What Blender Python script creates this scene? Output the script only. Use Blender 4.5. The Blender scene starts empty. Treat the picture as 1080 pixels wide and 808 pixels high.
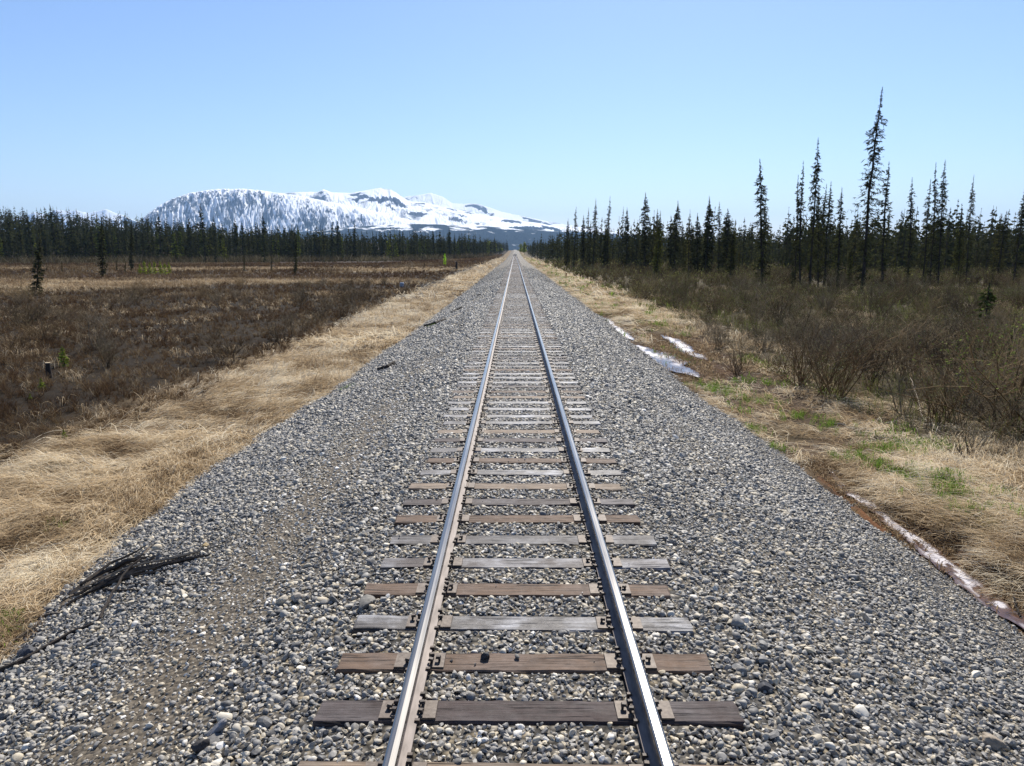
import bpy, math, random
import numpy as np
from mathutils import Vector

random.seed(11)
RNG = np.random.default_rng(11)
sc = bpy.context.scene
COL = sc.collection
RAD = math.radians

# ------------------------------------------------------------------ camera, sky, sun, exposure
CAM = np.array([-0.075, 0.0, 2.90])
PITCH, YAW = RAD(10.49), 3.0 / 748.0
cam_d = bpy.data.cameras.new('camera')
cam_d.sensor_width, cam_d.lens = 36.0, 36.0 * 748.0 / 1080.0
cam_d.clip_start, cam_d.clip_end = 0.1, 60000.0
cam = bpy.data.objects.new('camera', cam_d)
cam.location = CAM
cam.rotation_euler = (RAD(90) - PITCH, 0, YAW)
COL.objects.link(cam)
sc.camera = cam

SUN_EL, SUN_AZ = RAD(44), RAD(12)          # azimuth measured from +Y towards +X
world = bpy.data.worlds.new('World')
sc.world = world
world.use_nodes = True
wn, wl = world.node_tree.nodes, world.node_tree.links
wn.clear()
wo = wn.new('ShaderNodeOutputWorld')
wb = wn.new('ShaderNodeBackground')
ws = wn.new('ShaderNodeTexSky')
ws.sky_type = 'NISHITA'
ws.sun_disc = False
ws.sun_elevation = SUN_EL
ws.sun_rotation = SUN_AZ
ws.altitude = 300
ws.air_density = 1.1
ws.dust_density = 0.35
ws.ozone_density = 7.0
wb.inputs['Strength'].default_value = 0.088
wt = wn.new('ShaderNodeMix')
wt.data_type, wt.blend_type = 'RGBA', 'MULTIPLY'
wt.inputs[0].default_value = 1.0
wt.inputs[7].default_value = (1.08, 0.99, 1.0, 1)      # white balance of the sky
wl.new(ws.outputs[0], wt.inputs[6])
wl.new(wt.outputs[2], wb.inputs[0])
wl.new(wb.outputs[0], wo.inputs[0])

sun_d = bpy.data.lights.new('sun', 'SUN')
sun_d.energy = 5.0
sun_d.angle = RAD(0.53)
sun_d.color = (1.0, 0.94, 0.84)
sun = bpy.data.objects.new('sun', sun_d)
sd = Vector((math.sin(SUN_AZ) * math.cos(SUN_EL), math.cos(SUN_AZ) * math.cos(SUN_EL), math.sin(SUN_EL)))
sun.rotation_euler = sd.to_track_quat('Z', 'Y').to_euler()
sun.location = (20, 40, 60)
COL.objects.link(sun)

sc.view_settings.view_transform = 'Standard'
sc.view_settings.look = 'None'
sc.view_settings.gamma = 1.0
sc.view_settings.use_curve_mapping = False
sc.view_settings.exposure = 0.70
sc.cycles.max_bounces = 5
sc.cycles.diffuse_bounces = 2
sc.cycles.glossy_bounces = 2
sc.cycles.transmission_bounces = 2
sc.cycles.transparent_max_bounces = 4
sc.cycles.volume_bounces = 0
sc.cycles.caustics_reflective = False
sc.cycles.caustics_refractive = False


# ------------------------------------------------------------------ projection helpers (photo pixels <-> ground)
_cp, _sp = math.cos(PITCH), math.sin(PITCH)
_cy, _sy = math.cos(YAW), math.sin(YAW)
R_RIGHT = np.array([_cy, _sy, 0.0])
R_FWD = np.array([-_sy * _cp, _cy * _cp, -_sp])
R_UP = np.cross(R_RIGHT, R_FWD)


def at(u, v, z=-1.2):
    """point of the horizontal plane z under photo pixel u, v"""
    d = R_FWD + R_RIGHT * (u - 540) / 748.0 - R_UP * (v - 404) / 748.0
    t = (z - CAM[2]) / d[2]
    return CAM + d * t


def x_at(u, D, z=0.0):
    Z = D * _cp + (CAM[2] - z) * _sp
    return CAM[0] + (u - 543.0) / 748.0 * Z


def z_at(v, D):
    """height of a point at depth D that shows at photo row v"""
    t = math.tan(PITCH)
    k = (v - 265.5) / (748.0 * (1 + t * t))
    return CAM[2] - k * D / (1 - k * t)


def pix(x, y, z):
    dx, dy, dz = x - CAM[0], y - CAM[1], z - CAM[2]
    Z = dx * R_FWD[0] + dy * R_FWD[1] + dz * R_FWD[2]
    X = dx * R_RIGHT[0] + dy * R_RIGHT[1]
    Y = dx * R_UP[0] + dy * R_UP[1] + dz * R_UP[2]
    Zs = np.maximum(Z, 0.05)
    return 540 + 748 * X / Zs, 404 - 748 * Y / Zs, Z


def inview(x, y, z, m=70):
    u, v, Z = pix(x, y, z)
    return (Z > 0.3) & (u > -m) & (u < 1080 + m) & (v < 808 + m)


# ------------------------------------------------------------------ noise
_PERM = np.random.default_rng(3).random((256, 256))


def vnoise(x, y):
    xi, yi = np.floor(x).astype(int), np.floor(y).astype(int)
    fx, fy = x - xi, y - yi
    fx, fy = fx * fx * (3 - 2 * fx), fy * fy * (3 - 2 * fy)
    a = _PERM[xi & 255, yi & 255]
    b = _PERM[(xi + 1) & 255, yi & 255]
    c = _PERM[xi & 255, (yi + 1) & 255]
    d = _PERM[(xi + 1) & 255, (yi + 1) & 255]
    return (a * (1 - fx) + b * fx) * (1 - fy) + (c * (1 - fx) + d * fx) * fy


def fbm(x, y, o=4):
    s, a, n = 0.0, 0.5, 0.0
    for i in range(o):
        s = s + a * vnoise(x * 2 ** i + 17.3 * i, y * 2 ** i + 9.1 * i)
        n += a
        a *= 0.5
    return s / n


def sm(a, b, x):
    t = np.clip((x - a) / (b - a), 0, 1)
    return t * t * (3 - 2 * t)


# ------------------------------------------------------------------ mesh builder
class MB:
    def __init__(self):
        self.V, self.F, self.T, self.M = [], [], [], []
        self.n = 0

    def add(self, V, F, tint=0.5, mat=0):
        V = np.asarray(V, float).reshape(-1, 3)
        F = np.asarray(F, int)
        self.V.append(V)
        self.F.append(F + self.n)
        self.T.append(np.broadcast_to(np.asarray(tint, float), (len(V),)).copy())
        self.M.append(np.full(len(F), mat, int))
        self.n += len(V)

    def strips(self, C, W, S, tint=0.5, mat=0):
        """ribbons: C (N,K,3) centre lines, W (N,K) or (N,1) widths, S (N,3) side vectors"""
        C = np.asarray(C, float)
        N, K = C.shape[:2]
        W = np.broadcast_to(W, (N, K))
        off = S[:, None, :] * W[:, :, None] * 0.5
        V = np.stack([C - off, C + off], 2).reshape(-1, 3)
        b = (np.arange(N) * K * 2)[:, None] + np.arange(K - 1)[None, :] * 2
        F = np.stack([b, b + 1, b + 3, b + 2], -1).reshape(-1, 4)
        t = np.broadcast_to(tint, (N,)).repeat(K * 2) if np.ndim(tint) < 2 else np.repeat(tint, 2, 1).ravel()
        self.add(V, F, t, mat)

    def tubes(self, C, R, sides=3, tint=0.5, mat=0, cap=False):
        C = np.asarray(C, float)
        N, K = C.shape[:2]
        R = np.broadcast_to(R, (N, K))
        T = np.gradient(C, axis=1)
        T /= np.linalg.norm(T, axis=2, keepdims=True) + 1e-9
        ref = np.where(np.abs(T[:, :1, 2:3]) > 0.8, np.array([1.0, 0.13, 0]), np.array([0.05, 0.1, 1.0]))
        A = np.cross(T, np.broadcast_to(ref, T.shape))
        A /= np.linalg.norm(A, axis=2, keepdims=True) + 1e-9
        B = np.cross(T, A)
        an = np.arange(sides) * 2 * math.pi / sides
        V = C[:, :, None, :] + R[:, :, None, None] * (A[:, :, None, :] * np.cos(an)[None, None, :, None] + B[:, :, None, :] * np.sin(an)[None, None, :, None])
        base = (np.arange(N) * K * sides)[:, None, None] + (np.arange(K - 1) * sides)[None, :, None]
        j = np.arange(sides)[None, None, :]
        j2 = (j + 1) % sides
        F = np.stack([base + j, base + j2, base + sides + j2, base + sides + j], -1).reshape(-1, 4)
        self.add(V.reshape(-1, 3), F, np.broadcast_to(tint, (N,)).repeat(K * sides), mat)
        if cap:
            for i in range(N):
                for k in (0, K - 1):
                    o = self.n
                    self.add(np.vstack([V[i, k], C[i, k][None]]), [[a, (a + 1) % sides, sides] for a in range(sides)], tint if np.ndim(tint) == 0 else tint[i], mat)

    def box(self, c, s, rz=0, tint=0.5, mat=0, taper=1.0, jit=0.0):
        x, y, z = np.array(s) / 2
        V = np.array([[sx * x * (taper if sz > 0 else 1), sy * y * (taper if sz > 0 else 1), sz * z] for sz in (-1, 1) for sx, sy in ((-1, -1), (1, -1), (1, 1), (-1, 1))])
        if jit:
            V = V + RNG.normal(0, jit, V.shape)
        co, si = math.cos(rz), math.sin(rz)
        V = np.stack([V[:, 0] * co - V[:, 1] * si, V[:, 0] * si + V[:, 1] * co, V[:, 2]], 1) + np.array(c)
        self.add(V, [[0, 3, 2, 1], [4, 5, 6, 7], [0, 1, 5, 4], [1, 2, 6, 5], [2, 3, 7, 6], [3, 0, 4, 7]], tint, mat)

    def mesh(self, name, mats, smooth=False):
        me = bpy.data.meshes.new(name)
        if not self.V:
            return me
        V = np.concatenate(self.V).astype(np.float32)
        sizes = np.concatenate([np.full(len(f), f.shape[1], np.int32) for f in self.F])
        idx = np.concatenate([f.ravel() for f in self.F]).astype(np.int32)
        me.vertices.add(len(V))
        me.vertices.foreach_set('co', V.ravel())
        me.loops.add(len(idx))
        me.loops.foreach_set('vertex_index', idx)
        me.polygons.add(len(sizes))
        starts = np.concatenate([[0], np.cumsum(sizes)[:-1]]).astype(np.int32)
        me.polygons.foreach_set('loop_start', starts)
        me.polygons.foreach_set('material_index', np.concatenate(self.M).astype(np.int32))
        me.polygons.foreach_set('use_smooth', np.full(len(sizes), smooth, bool))
        a = me.attributes.new('tint', 'FLOAT', 'POINT')
        a.data.foreach_set('value', np.concatenate(self.T).astype(np.float32))
        for m in (mats if isinstance(mats, (list, tuple)) else [mats]):
            me.materials.append(m)
        me.update(calc_edges=True)
        return me

    def build(self, name, mats, parent=None, smooth=False):
        return link(name, self.mesh(name, mats, smooth), parent)


def link(name, data, parent=None, loc=(0, 0, 0), rot=(0, 0, 0), scale=(1, 1, 1)):
    o = bpy.data.objects.new(name, data)
    COL.objects.link(o)
    o.location, o.rotation_euler, o.scale = loc, rot, scale
    if parent:
        o.parent = parent
    return o


def tag(o, label, cat, group=None):
    o['label'], o['category'] = label, cat
    if group:
        o['group'] = group
    return o


def kind(o, k):
    o['kind'] = k
    return o


def copy_tree(src, loc, rot, scale, color=None):
    r = src.copy()
    COL.objects.link(r)
    r.location, r.rotation_euler, r.scale = loc, rot, scale
    for ch in src.children:
        c = ch.copy()
        COL.objects.link(c)
        c.parent = r
        if color:
            c.color = color
        for g in ch.children:
            d = g.copy()
            COL.objects.link(d)
            d.parent = c
    return r


# ------------------------------------------------------------------ materials
class Mat:
    def __init__(self, name):
        self.m = bpy.data.materials.new(name)
        self.m.use_nodes = True
        self.N, self.L = self.m.node_tree.nodes, self.m.node_tree.links
        self.N.clear()
        self.out = self.N.new('ShaderNodeOutputMaterial')

    def node(self, t, **kw):
        n = self.N.new('ShaderNode' + t)
        for k, v in kw.items():
            if k in n.inputs:
                n.inputs[k].default_value = v
            else:
                setattr(n, k, v)
        return n

    def link(self, a, b):
        self.L.new(a, b)

    def attr(self, name='tint'):
        return self.node('Attribute', attribute_name=name)

    def ramp(self, fac, stops):
        r = self.node('ValToRGB')
        e = r.color_ramp.elements
        while len(e) < len(stops):
            e.new(0.5)
        for el, (p, c) in zip(e, stops):
            el.position = p
            el.color = (*c, 1) if len(c) == 3 else c
        self.link(fac, r.inputs[0])
        return r.outputs[0]

    def mix(self, fac, a, b, mode='MIX'):
        n = self.node('Mix', data_type='RGBA', blend_type=mode)
        for sock, v in ((n.inputs[0], fac), (n.inputs[6], a), (n.inputs[7], b)):
            if hasattr(v, 'is_linked'):
                self.link(v, sock)
            else:
                sock.default_value = v if not isinstance(v, tuple) or len(v) == 4 else (*v, 1)
        return n.outputs[2]

    def math(self, op, a, b=0.0, c=0.0, clamp=False):
        n = self.node('Math', operation=op, use_clamp=clamp)
        for i, v in enumerate((a, b, c)):
            if hasattr(v, 'is_linked'):
                self.link(v, n.inputs[i])
            else:
                n.inputs[i].default_value = v
        return n.outputs[0]

    def noise(self, vec, scale, detail=4, rough=0.55):
        n = self.node('TexNoise', Scale=scale, Detail=detail, Roughness=rough)
        if vec is not None:
            self.link(vec, n.inputs['Vector'])
        return n.outputs['Fac']

    def pos(self, scale=None):
        g = self.node('NewGeometry')
        if scale is None:
            return g.outputs['Position']
        mp = self.node('Mapping')
        mp.inputs['Scale'].default_value = scale
        self.link(g.outputs['Position'], mp.inputs['Vector'])
        return mp.outputs[0]

    def obj(self, scale=None):
        g = self.node('TexCoord')
        if scale is None:
            return g.outputs['Object']
        mp = self.node('Mapping')
        mp.inputs['Scale'].default_value = scale
        self.link(g.outputs['Object'], mp.inputs['Vector'])
        return mp.outputs[0]

    def principled(self, color, rough=0.9, metal=0.0, spec=0.3, normal=None):
        p = self.node('BsdfPrincipled')
        for k, v in (('Base Color', color), ('Roughness', rough), ('Metallic', metal), ('Specular IOR Level', spec)):
            if hasattr(v, 'is_linked'):
                self.link(v, p.inputs[k])
            else:
                p.inputs[k].default_value = (*v, 1) if isinstance(v, tuple) else v
        if normal is not None:
            self.link(normal, p.inputs['Normal'])
        self.link(p.outputs[0], self.out.inputs[0])
        return p

    def bump(self, h, strength=0.5, dist=0.02):
        b = self.node('Bump', Strength=strength, Distance=dist)
        self.link(h, b.inputs['Height'])
        return b.outputs[0]

    def leafy(self, color, trans=0.3, rough=0.9):
        """thin leaf or blade: diffuse with some light passing through"""
        d = self.node('BsdfDiffuse')
        t = self.node('BsdfTranslucent')
        self.link(color, d.inputs[0])
        self.link(color, t.inputs[0])
        mx = self.node('MixShader')
        mx.inputs[0].default_value = trans
        self.link(d.outputs[0], mx.inputs[1])
        self.link(t.outputs[0], mx.inputs[2])
        self.link(mx.outputs[0], self.out.inputs[0])


M = {}
# -- stones
STONE_RAMP = [(0.0, (0.034, 0.033, 0.034)), (0.16, (0.115, 0.110, 0.105)), (0.38, (0.245, 0.232, 0.212)), (0.56, (0.39, 0.36, 0.31)),
              (0.74, (0.47, 0.39, 0.26)), (0.88, (0.62, 0.57, 0.475)), (1.0, (0.80, 0.76, 0.69))]
a = Mat('stone')
t = a.attr()
nz = a.noise(a.pos(), 60, 3)
tc = a.ramp(t.outputs['Fac'], STONE_RAMP)
a.principled(a.mix(0.2, tc, a.ramp(nz, [(0.3, (0.05, 0.05, 0.05)), (0.7, (0.42, 0.41, 0.38))])), 0.62, spec=0.35, normal=a.bump(nz, 0.25, 0.006))
M['stone'] = a.m

# -- ballast sheet below and beyond the separate stones
a = Mat('ballast')
p = a.pos()
v1 = a.node('TexVoronoi', Scale=20.0)
a.link(p, v1.inputs['Vector'])
sep = a.node('SeparateColor')
a.link(v1.outputs['Color'], sep.inputs[0])
c1 = a.ramp(sep.outputs[0], STONE_RAMP)
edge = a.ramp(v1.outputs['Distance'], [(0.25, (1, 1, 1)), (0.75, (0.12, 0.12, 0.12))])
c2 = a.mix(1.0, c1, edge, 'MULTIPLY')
big = a.noise(a.pos((1.2, 0.25, 1)), 1.0, 5)
c3 = a.mix(a.ramp(big, [(0.42, (0, 0, 0)), (0.7, (0.4, 0.4, 0.4))]), c2, (0.16, 0.14, 0.115))
c3 = a.mix(a.math('MULTIPLY', a.attr('worn').outputs['Fac'], 0.75), c3, a.ramp(a.noise(p, 55, 5), [(0.3, (0.13, 0.105, 0.075)), (0.7, (0.33, 0.275, 0.20))]))
hgt = a.math('SUBTRACT', 1.0, v1.outputs['Distance'])
c3 = a.mix(1.0, c3, (0.50, 0.485, 0.465), 'MULTIPLY')  # darkened evenly in place of the self-shadowing a smooth sheet lacks
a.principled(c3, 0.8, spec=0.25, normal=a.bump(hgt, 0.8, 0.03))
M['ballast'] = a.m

# -- soil
a = Mat('soil')
zc = a.attr('zone')
p = a.pos()
n1 = a.noise(p, 2.2, 8, 0.68)
n2 = a.noise(a.pos((0.11, 0.02, 0.1)), 1.0, 6, 0.6)
n3 = a.noise(p, 26, 6, 0.7)
f = a.math('MULTIPLY', a.math('ADD', 0.35, a.math('MULTIPLY', n1, 1.25)), a.math('ADD', 0.45, a.math('MULTIPLY', n3, 1.1)))
f = a.math('MULTIPLY', f, a.math('ADD', 0.55, a.math('MULTIPLY', n2, 0.9)))
cc = a.node('CombineColor')
for i in range(3):
    a.link(f, cc.inputs[i])
col = a.mix(1.0, zc.outputs['Color'], cc.outputs[0], 'MULTIPLY')
a.principled(col, 0.95, spec=0.1, normal=a.bump(a.math('ADD', n1, a.math('MULTIPLY', n3, 0.4)), 0.9, 0.08))
M['soil'] = a.m

# -- dry straw, green grass, heath twigs, willow
a = Mat('dry_grass')
t = a.attr()
a.leafy(a.ramp(t.outputs['Fac'], [(0.0, (0.12, 0.078, 0.045)), (0.28, (0.32, 0.23, 0.135)), (0.55, (0.56, 0.435, 0.275)), (0.82, (0.68, 0.55, 0.37)), (1.0, (0.80, 0.71, 0.54))]), 0.36)
M['dry_grass'] = a.m
a = Mat('green_grass')
t = a.attr()
a.leafy(a.ramp(t.outputs['Fac'], [(0.0, (0.07, 0.12, 0.02)), (1.0, (0.24, 0.36, 0.06))]), 0.45)
M['green_grass'] = a.m
a = Mat('heath_twig')
t = a.attr()
a.leafy(a.ramp(t.outputs['Fac'], [(0.0, (0.034, 0.021, 0.013)), (0.4, (0.112, 0.066, 0.038)), (0.6, (0.165, 0.108, 0.056)), (0.78, (0.23, 0.17, 0.092)), (0.9, (0.33, 0.245, 0.14)), (1.0, (0.46, 0.38, 0.27))]), 0.3)
M['heath'] = a.m
a = Mat('brush_twig')
t = a.attr()
a.leafy(a.ramp(t.outputs['Fac'], [(0.0, (0.026, 0.020, 0.012)), (0.4, (0.080, 0.060, 0.036)), (0.6, (0.115, 0.096, 0.050)), (0.78, (0.165, 0.140, 0.072)), (0.9, (0.25, 0.205, 0.12)), (1.0, (0.38, 0.33, 0.24))]), 0.25)
M['brush'] = a.m
a = Mat('bark_grey')
n1 = a.noise(a.obj(), 9, 4)
t = a.attr()
oi = a.node('ObjectInfo')
a.principled(a.mix(1.0, a.mix(t.outputs['Fac'], a.ramp(n1, [(0.3, (0.045, 0.032, 0.020)), (0.7, (0.135, 0.100, 0.060))]), (0.33, 0.275, 0.195)), oi.outputs['Color'], 'MULTIPLY'), 0.9, spec=0.12)
M['willow_bark'] = a.m
a = Mat('willow_leaf')
oi = a.node('ObjectInfo')
t = a.attr()
a.leafy(a.mix(1.0, oi.outputs['Color'], a.ramp(t.outputs['Fac'], [(0, (0.45, 0.45, 0.45)), (1, (1.25, 1.25, 1.2))]), 'MULTIPLY'), 0.35)
M['willow_leaf'] = a.m

# -- spruce
a = Mat('spruce_needles')
t = a.attr()
oi = a.node('ObjectInfo')
c = a.ramp(t.outputs['Fac'], [(0.0, (0.026, 0.025, 0.014)), (0.5, (0.064, 0.066, 0.028)), (0.85, (0.108, 0.112, 0.044)), (1.0, (0.16, 0.165, 0.06))])
a.leafy(a.mix(1.0, c, oi.outputs['Color'], 'MULTIPLY'), 0.2)
M['needles'] = a.m
a = Mat('spruce_bark')
n1 = a.noise(a.obj((6, 6, 1.2)), 3, 5)
a.principled(a.ramp(n1, [(0.3, (0.018, 0.015, 0.013)), (0.7, (0.07, 0.058, 0.05))]), 0.95, spec=0.1, normal=a.bump(n1, 0.6, 0.02))
M['spruce_bark'] = a.m

# -- ties, steel
a = Mat('tie_wood')
oi = a.node('ObjectInfo')
off = a.node('VectorMath', operation='ADD')
mp = a.node('Mapping')
mp.inputs['Scale'].default_value = (1.0, 16, 16)
tcn = a.node('TexCoord')
rnd = a.node('CombineXYZ')
a.link(a.math('MULTIPLY', oi.outputs['Random'], 40), rnd.inputs[0])
a.link(a.math('MULTIPLY', oi.outputs['Random'], 13), rnd.inputs[1])
a.link(tcn.outputs['Object'], off.inputs[0])
a.link(rnd.outputs[0], off.inputs[1])
a.link(off.outputs[0], mp.inputs['Vector'])
g = a.noise(mp.outputs[0], 2.2, 8, 0.7)
g2 = a.noise(off.outputs[0], 1.7, 5, 0.6)
g3 = a.noise(off.outputs[0], 14, 4, 0.6)
base = a.mix(1.0, oi.outputs['Color'], a.ramp(g, [(0.28, (0.30, 0.28, 0.27)), (0.5, (0.95, 0.93, 0.92)), (0.75, (1.55, 1.5, 1.45))]), 'MULTIPLY')
sheen_tint = a.math('MULTIPLY', a.ramp(g2, [(0.47, (0, 0, 0)), (0.66, (1, 1, 1))]), a.ramp(g, [(0.3, (0, 0, 0)), (0.6, (1, 1, 1))]))
sheen_tint = a.math('MULTIPLY', sheen_tint, oi.outputs['Alpha'])
base = a.mix(sheen_tint, base, (0.40, 0.405, 0.43))  # whitish glare on the wood, painted in as a pale tint
crk = a.noise(off.outputs[0], 1.0, 2)
mp2 = a.node('Mapping')
mp2.inputs['Scale'].default_value = (1.6, 34, 34)
a.link(off.outputs[0], mp2.inputs['Vector'])
cr = a.ramp(a.noise(mp2.outputs[0], 1.0, 3, 0.6), [(0.33, (0.12, 0.10, 0.09)), (0.41, (1, 1, 1))])
base = a.mix(1.0, base, cr, 'MULTIPLY')
base = a.mix(a.ramp(a.noise(off.outputs[0], 5, 5), [(0.56, (0, 0, 0)), (0.72, (0.5, 0.5, 0.5))]), base, (0.028, 0.022, 0.02))
rough = a.math('ADD', a.math('SUBTRACT', 0.62, a.math('MULTIPLY', oi.outputs['Alpha'], 0.24)), a.math('MULTIPLY', g3, 0.3))
a.principled(base, rough, spec=0.32, normal=a.bump(a.math('ADD', a.math('ADD', g, cr), a.math('MULTIPLY', g3, 0.3)), 0.7, 0.012))
M['tie'] = a.m
a = Mat('plate_steel')
n1 = a.noise(a.pos(), 30, 5)
a.principled(a.ramp(n1, [(0.3, (0.06, 0.042, 0.032)), (0.55, (0.115, 0.09, 0.072)), (0.8, (0.18, 0.15, 0.125))]), 0.62, 0.15, 0.4, a.bump(n1, 0.3, 0.004))
M['plate'] = a.m
a = Mat('rusty_rail')
n1 = a.noise(a.pos((1, 0.2, 1)), 24, 5)
a.principled(a.ramp(n1, [(0.3, (0.085, 0.064, 0.056)), (0.7, (0.20, 0.165, 0.15))]), 0.6, 0.1, 0.4, a.bump(n1, 0.2, 0.003))
M['rail'] = a.m
a = Mat('dark_iron')
n1 = a.noise(a.pos(), 40, 4)
a.principled(a.ramp(n1, [(0.3, (0.02, 0.017, 0.016)), (0.7, (0.075, 0.055, 0.045))]), 0.6, 0.2, 0.4)
M['iron'] = a.m
a = Mat('polished_steel')
n1 = a.noise(a.pos((70, 0.6, 1)), 1.0, 4)
n2 = a.noise(a.pos((6, 0.8, 1)), 1.0, 4)
a.principled(a.ramp(n1, [(0.3, (0.175, 0.165, 0.15)), (0.7, (0.30, 0.285, 0.262))]), a.math('ADD', 0.16, a.math('MULTIPLY', n2, 0.16)), 0.95, 0.5)
M['steel'] = a.m

# -- dead wood, stump, rocks, post
a = Mat('dead_wood')
n1 = a.noise(a.obj((3, 3, 3)), 6, 6, 0.65)
t = a.attr()
a.principled(a.mix(t.outputs['Fac'], a.ramp(n1, [(0.3, (0.012, 0.010, 0.009)), (0.7, (0.06, 0.047, 0.038))]), (0.34, 0.28, 0.21)), 0.85, spec=0.2, normal=a.bump(n1, 0.7, 0.01))
M['dead_wood'] = a.m
a = Mat('cut_wood')
n1 = a.noise(a.obj(), 20, 4)
a.principled(a.ramp(n1, [(0.3, (0.36, 0.27, 0.16)), (0.7, (0.55, 0.43, 0.28))]), 0.9)
M['cut_wood'] = a.m
a = Mat('rust_post')
n1 = a.noise(a.obj(), 20, 4)
a.principled(a.ramp(n1, [(0.3, (0.16, 0.06, 0.03)), (0.7, (0.28, 0.11, 0.05))]), 0.85)
M['rust_post'] = a.m
a = Mat('rock')
oi = a.node('ObjectInfo')
n1 = a.noise(a.obj(), 22, 6, 0.6)
a.principled(a.mix(1.0, oi.outputs['Color'], a.ramp(n1, [(0.3, (0.6, 0.6, 0.6)), (0.7, (1.25, 1.22, 1.2))]), 'MULTIPLY'), 0.7, spec=0.3, normal=a.bump(n1, 0.35, 0.01))
M['rock'] = a.m
a = Mat('blue_paint')
n1 = a.noise(a.obj(), 6, 4)
a.principled(a.ramp(n1, [(0.3, (0.20, 0.23, 0.28)), (0.7, (0.34, 0.38, 0.44))]), 0.5)
M['blue_paint'] = a.m

# -- ditch water with pale patches in its colour
a = Mat('ditch_water')
p = a.pos()
n1 = a.noise(a.pos((4.2, 1.3, 1)), 1.0, 4, 0.55)
n2 = a.noise(a.pos((1, .6, 1)), 22, 4, 0.6)
pale_film = a.math('MULTIPLY', a.attr().outputs['Fac'], a.ramp(n1, [(0.30, (0.25, 0.25, 0.25)), (0.55, (1, 1, 1))]))
col = a.mix(pale_film, a.ramp(n2, [(0.3, (0.045, 0.024, 0.014)), (0.7, (0.12, 0.065, 0.04))]), (0.44, 0.415, 0.435))
a.principled(col, a.math('ADD', 0.10, a.math('MULTIPLY', pale_film, 0.4)), spec=0.5, normal=a.bump(n2, 0.22, 0.02))
M['water'] = a.m
#MATEND


# ================================================================== SETTING: terrain, track bed, water, mountains
def rise(y):
    return 6.2 * sm(420, 1300, y)


def ledge(y):
    """half width of the ballast on the left, metres"""
    return np.interp(y, [3, 6.4, 9, 12.7, 22, 40, 90, 300], [5.25, 5.35, 5.7, 6.0, 5.6, 5.35, 5.3, 5.3])


def redge(y):
    return np.interp(y, [3, 8, 14, 17, 19, 34, 44, 200], [5.34, 5.36, 5.38, 5.42, 5.22, 5.16, 5.45, 5.5])


def bed_z(x, y):
    e = np.where(x < 0, ledge(y), redge(y)) / 5.4
    ax = np.abs(x) / e
    z = -0.016 - 0.06 * sm(1.05, 1.7, ax) - np.clip(ax - 1.75, 0, None) * 0.262 - np.clip(ax - 3.9, 0, None) * 0.10
    return z + rise(y) + 0.05 * (fbm(x * 0.7, y * 0.45) - 0.5) * sm(1.5, 2.4, np.abs(x))


def mound(x, y):
    return 0.26 * (fbm(x * 0.9 + 5, y * 0.75, 4) - 0.48) + 0.10 * (fbm(x * 3.1, y * 2.6 + 3, 2) - 0.5)


# water channels of the right ditch: (centre line points u, v in the photo, half widths in metres)
WZ = -1.205
CH = [([(872, 490), (880, 503), (905, 526), (935, 547), (968, 571), (1000, 596), (1040, 628), (1080, 657), (1150, 712)], [0.05, .10, .17, .16, .20, .21, .23, .24, .25]),
      ([(639, 334), (648, 345), (658, 352), (668, 359)], [0.40, .36, .5, .34]),
      ([(672, 364), (685, 372), (700, 380), (716, 388), (737, 398)], [0.5, .85, .9, .7, .4]),
      ([(697, 353), (708, 358), (720, 365), (730, 372), (746, 380)], [0.3, .5, .5, .5, .3])]
CHW = []
for pts, hw in CH:
    P = np.array([at(u, v, WZ) for u, v in pts])
    yy = np.linspace(P[:, 1].min(), P[:, 1].max(), 60)
    o = np.argsort(P[:, 1])
    CHW.append((yy, np.interp(yy, P[o, 1], P[o, 0]), np.interp(yy, P[o, 1], np.array(hw)[o])))


def channel(x, y, wide=1.0):
    """0..1 how deep inside a wet channel"""
    d = np.zeros(np.shape(x))
    for yy, xx, hw in CHW:
        inside = sm(yy[0] - 0.5, yy[0] + 0.1, y) * (1 - sm(yy[-1] - 0.1, yy[-1] + 0.5, y))
        xc, h = np.interp(y, yy, xx), np.interp(y, yy, hw)
        d = np.maximum(d, inside * (1 - sm(0.85, 1.7, np.abs(x - xc) / (wide * h * (0.8 + 0.5 * vnoise(y * 2.3, x * 0 + 4))))))
    return d


def wetband(y):
    return sm(11, 15, y) * (1 - sm(34, 42, y))


def ground_z(x, y):
    z = -1.16 + 0.10 * (fbm(x * 0.06, y * 0.05) - 0.5)
    near = (1 - sm(30, 90, np.hypot(x, y))) * sm(4.6, 5.6, np.abs(x))
    z = z + mound(x, y) * near * np.where((x > 5) & (x < 9), 1 - 0.75 * wetband(y), 1)
    r = sm(5.5, 7.4, x) * (1 - sm(9.0, 13.0, x)) * 0.34 * (1 - wetband(y)) * (1 - sm(20, 60, y) * 0.5)
    z = z + r
    cw = channel(x, y, 1.55)
    z = z * (1 - cw) + (WZ - 0.035) * cw - 0.06 * wetband(y) * sm(5, 6, x) * (1 - sm(8, 9, x))
    z = z + 17 * sm(80, 330, -x) * sm(235, 470, y) + 5 * sm(150, 500, x) * sm(250, 700, y)
    e_ = np.where(x > 0, redge(y) - 0.02 - x, ledge(y) - 0.25 + x)
    return z + rise(y) - 0.35 * sm(0.0, 0.25, e_) - 0.3 * (np.abs(x) < 4.3)


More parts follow.
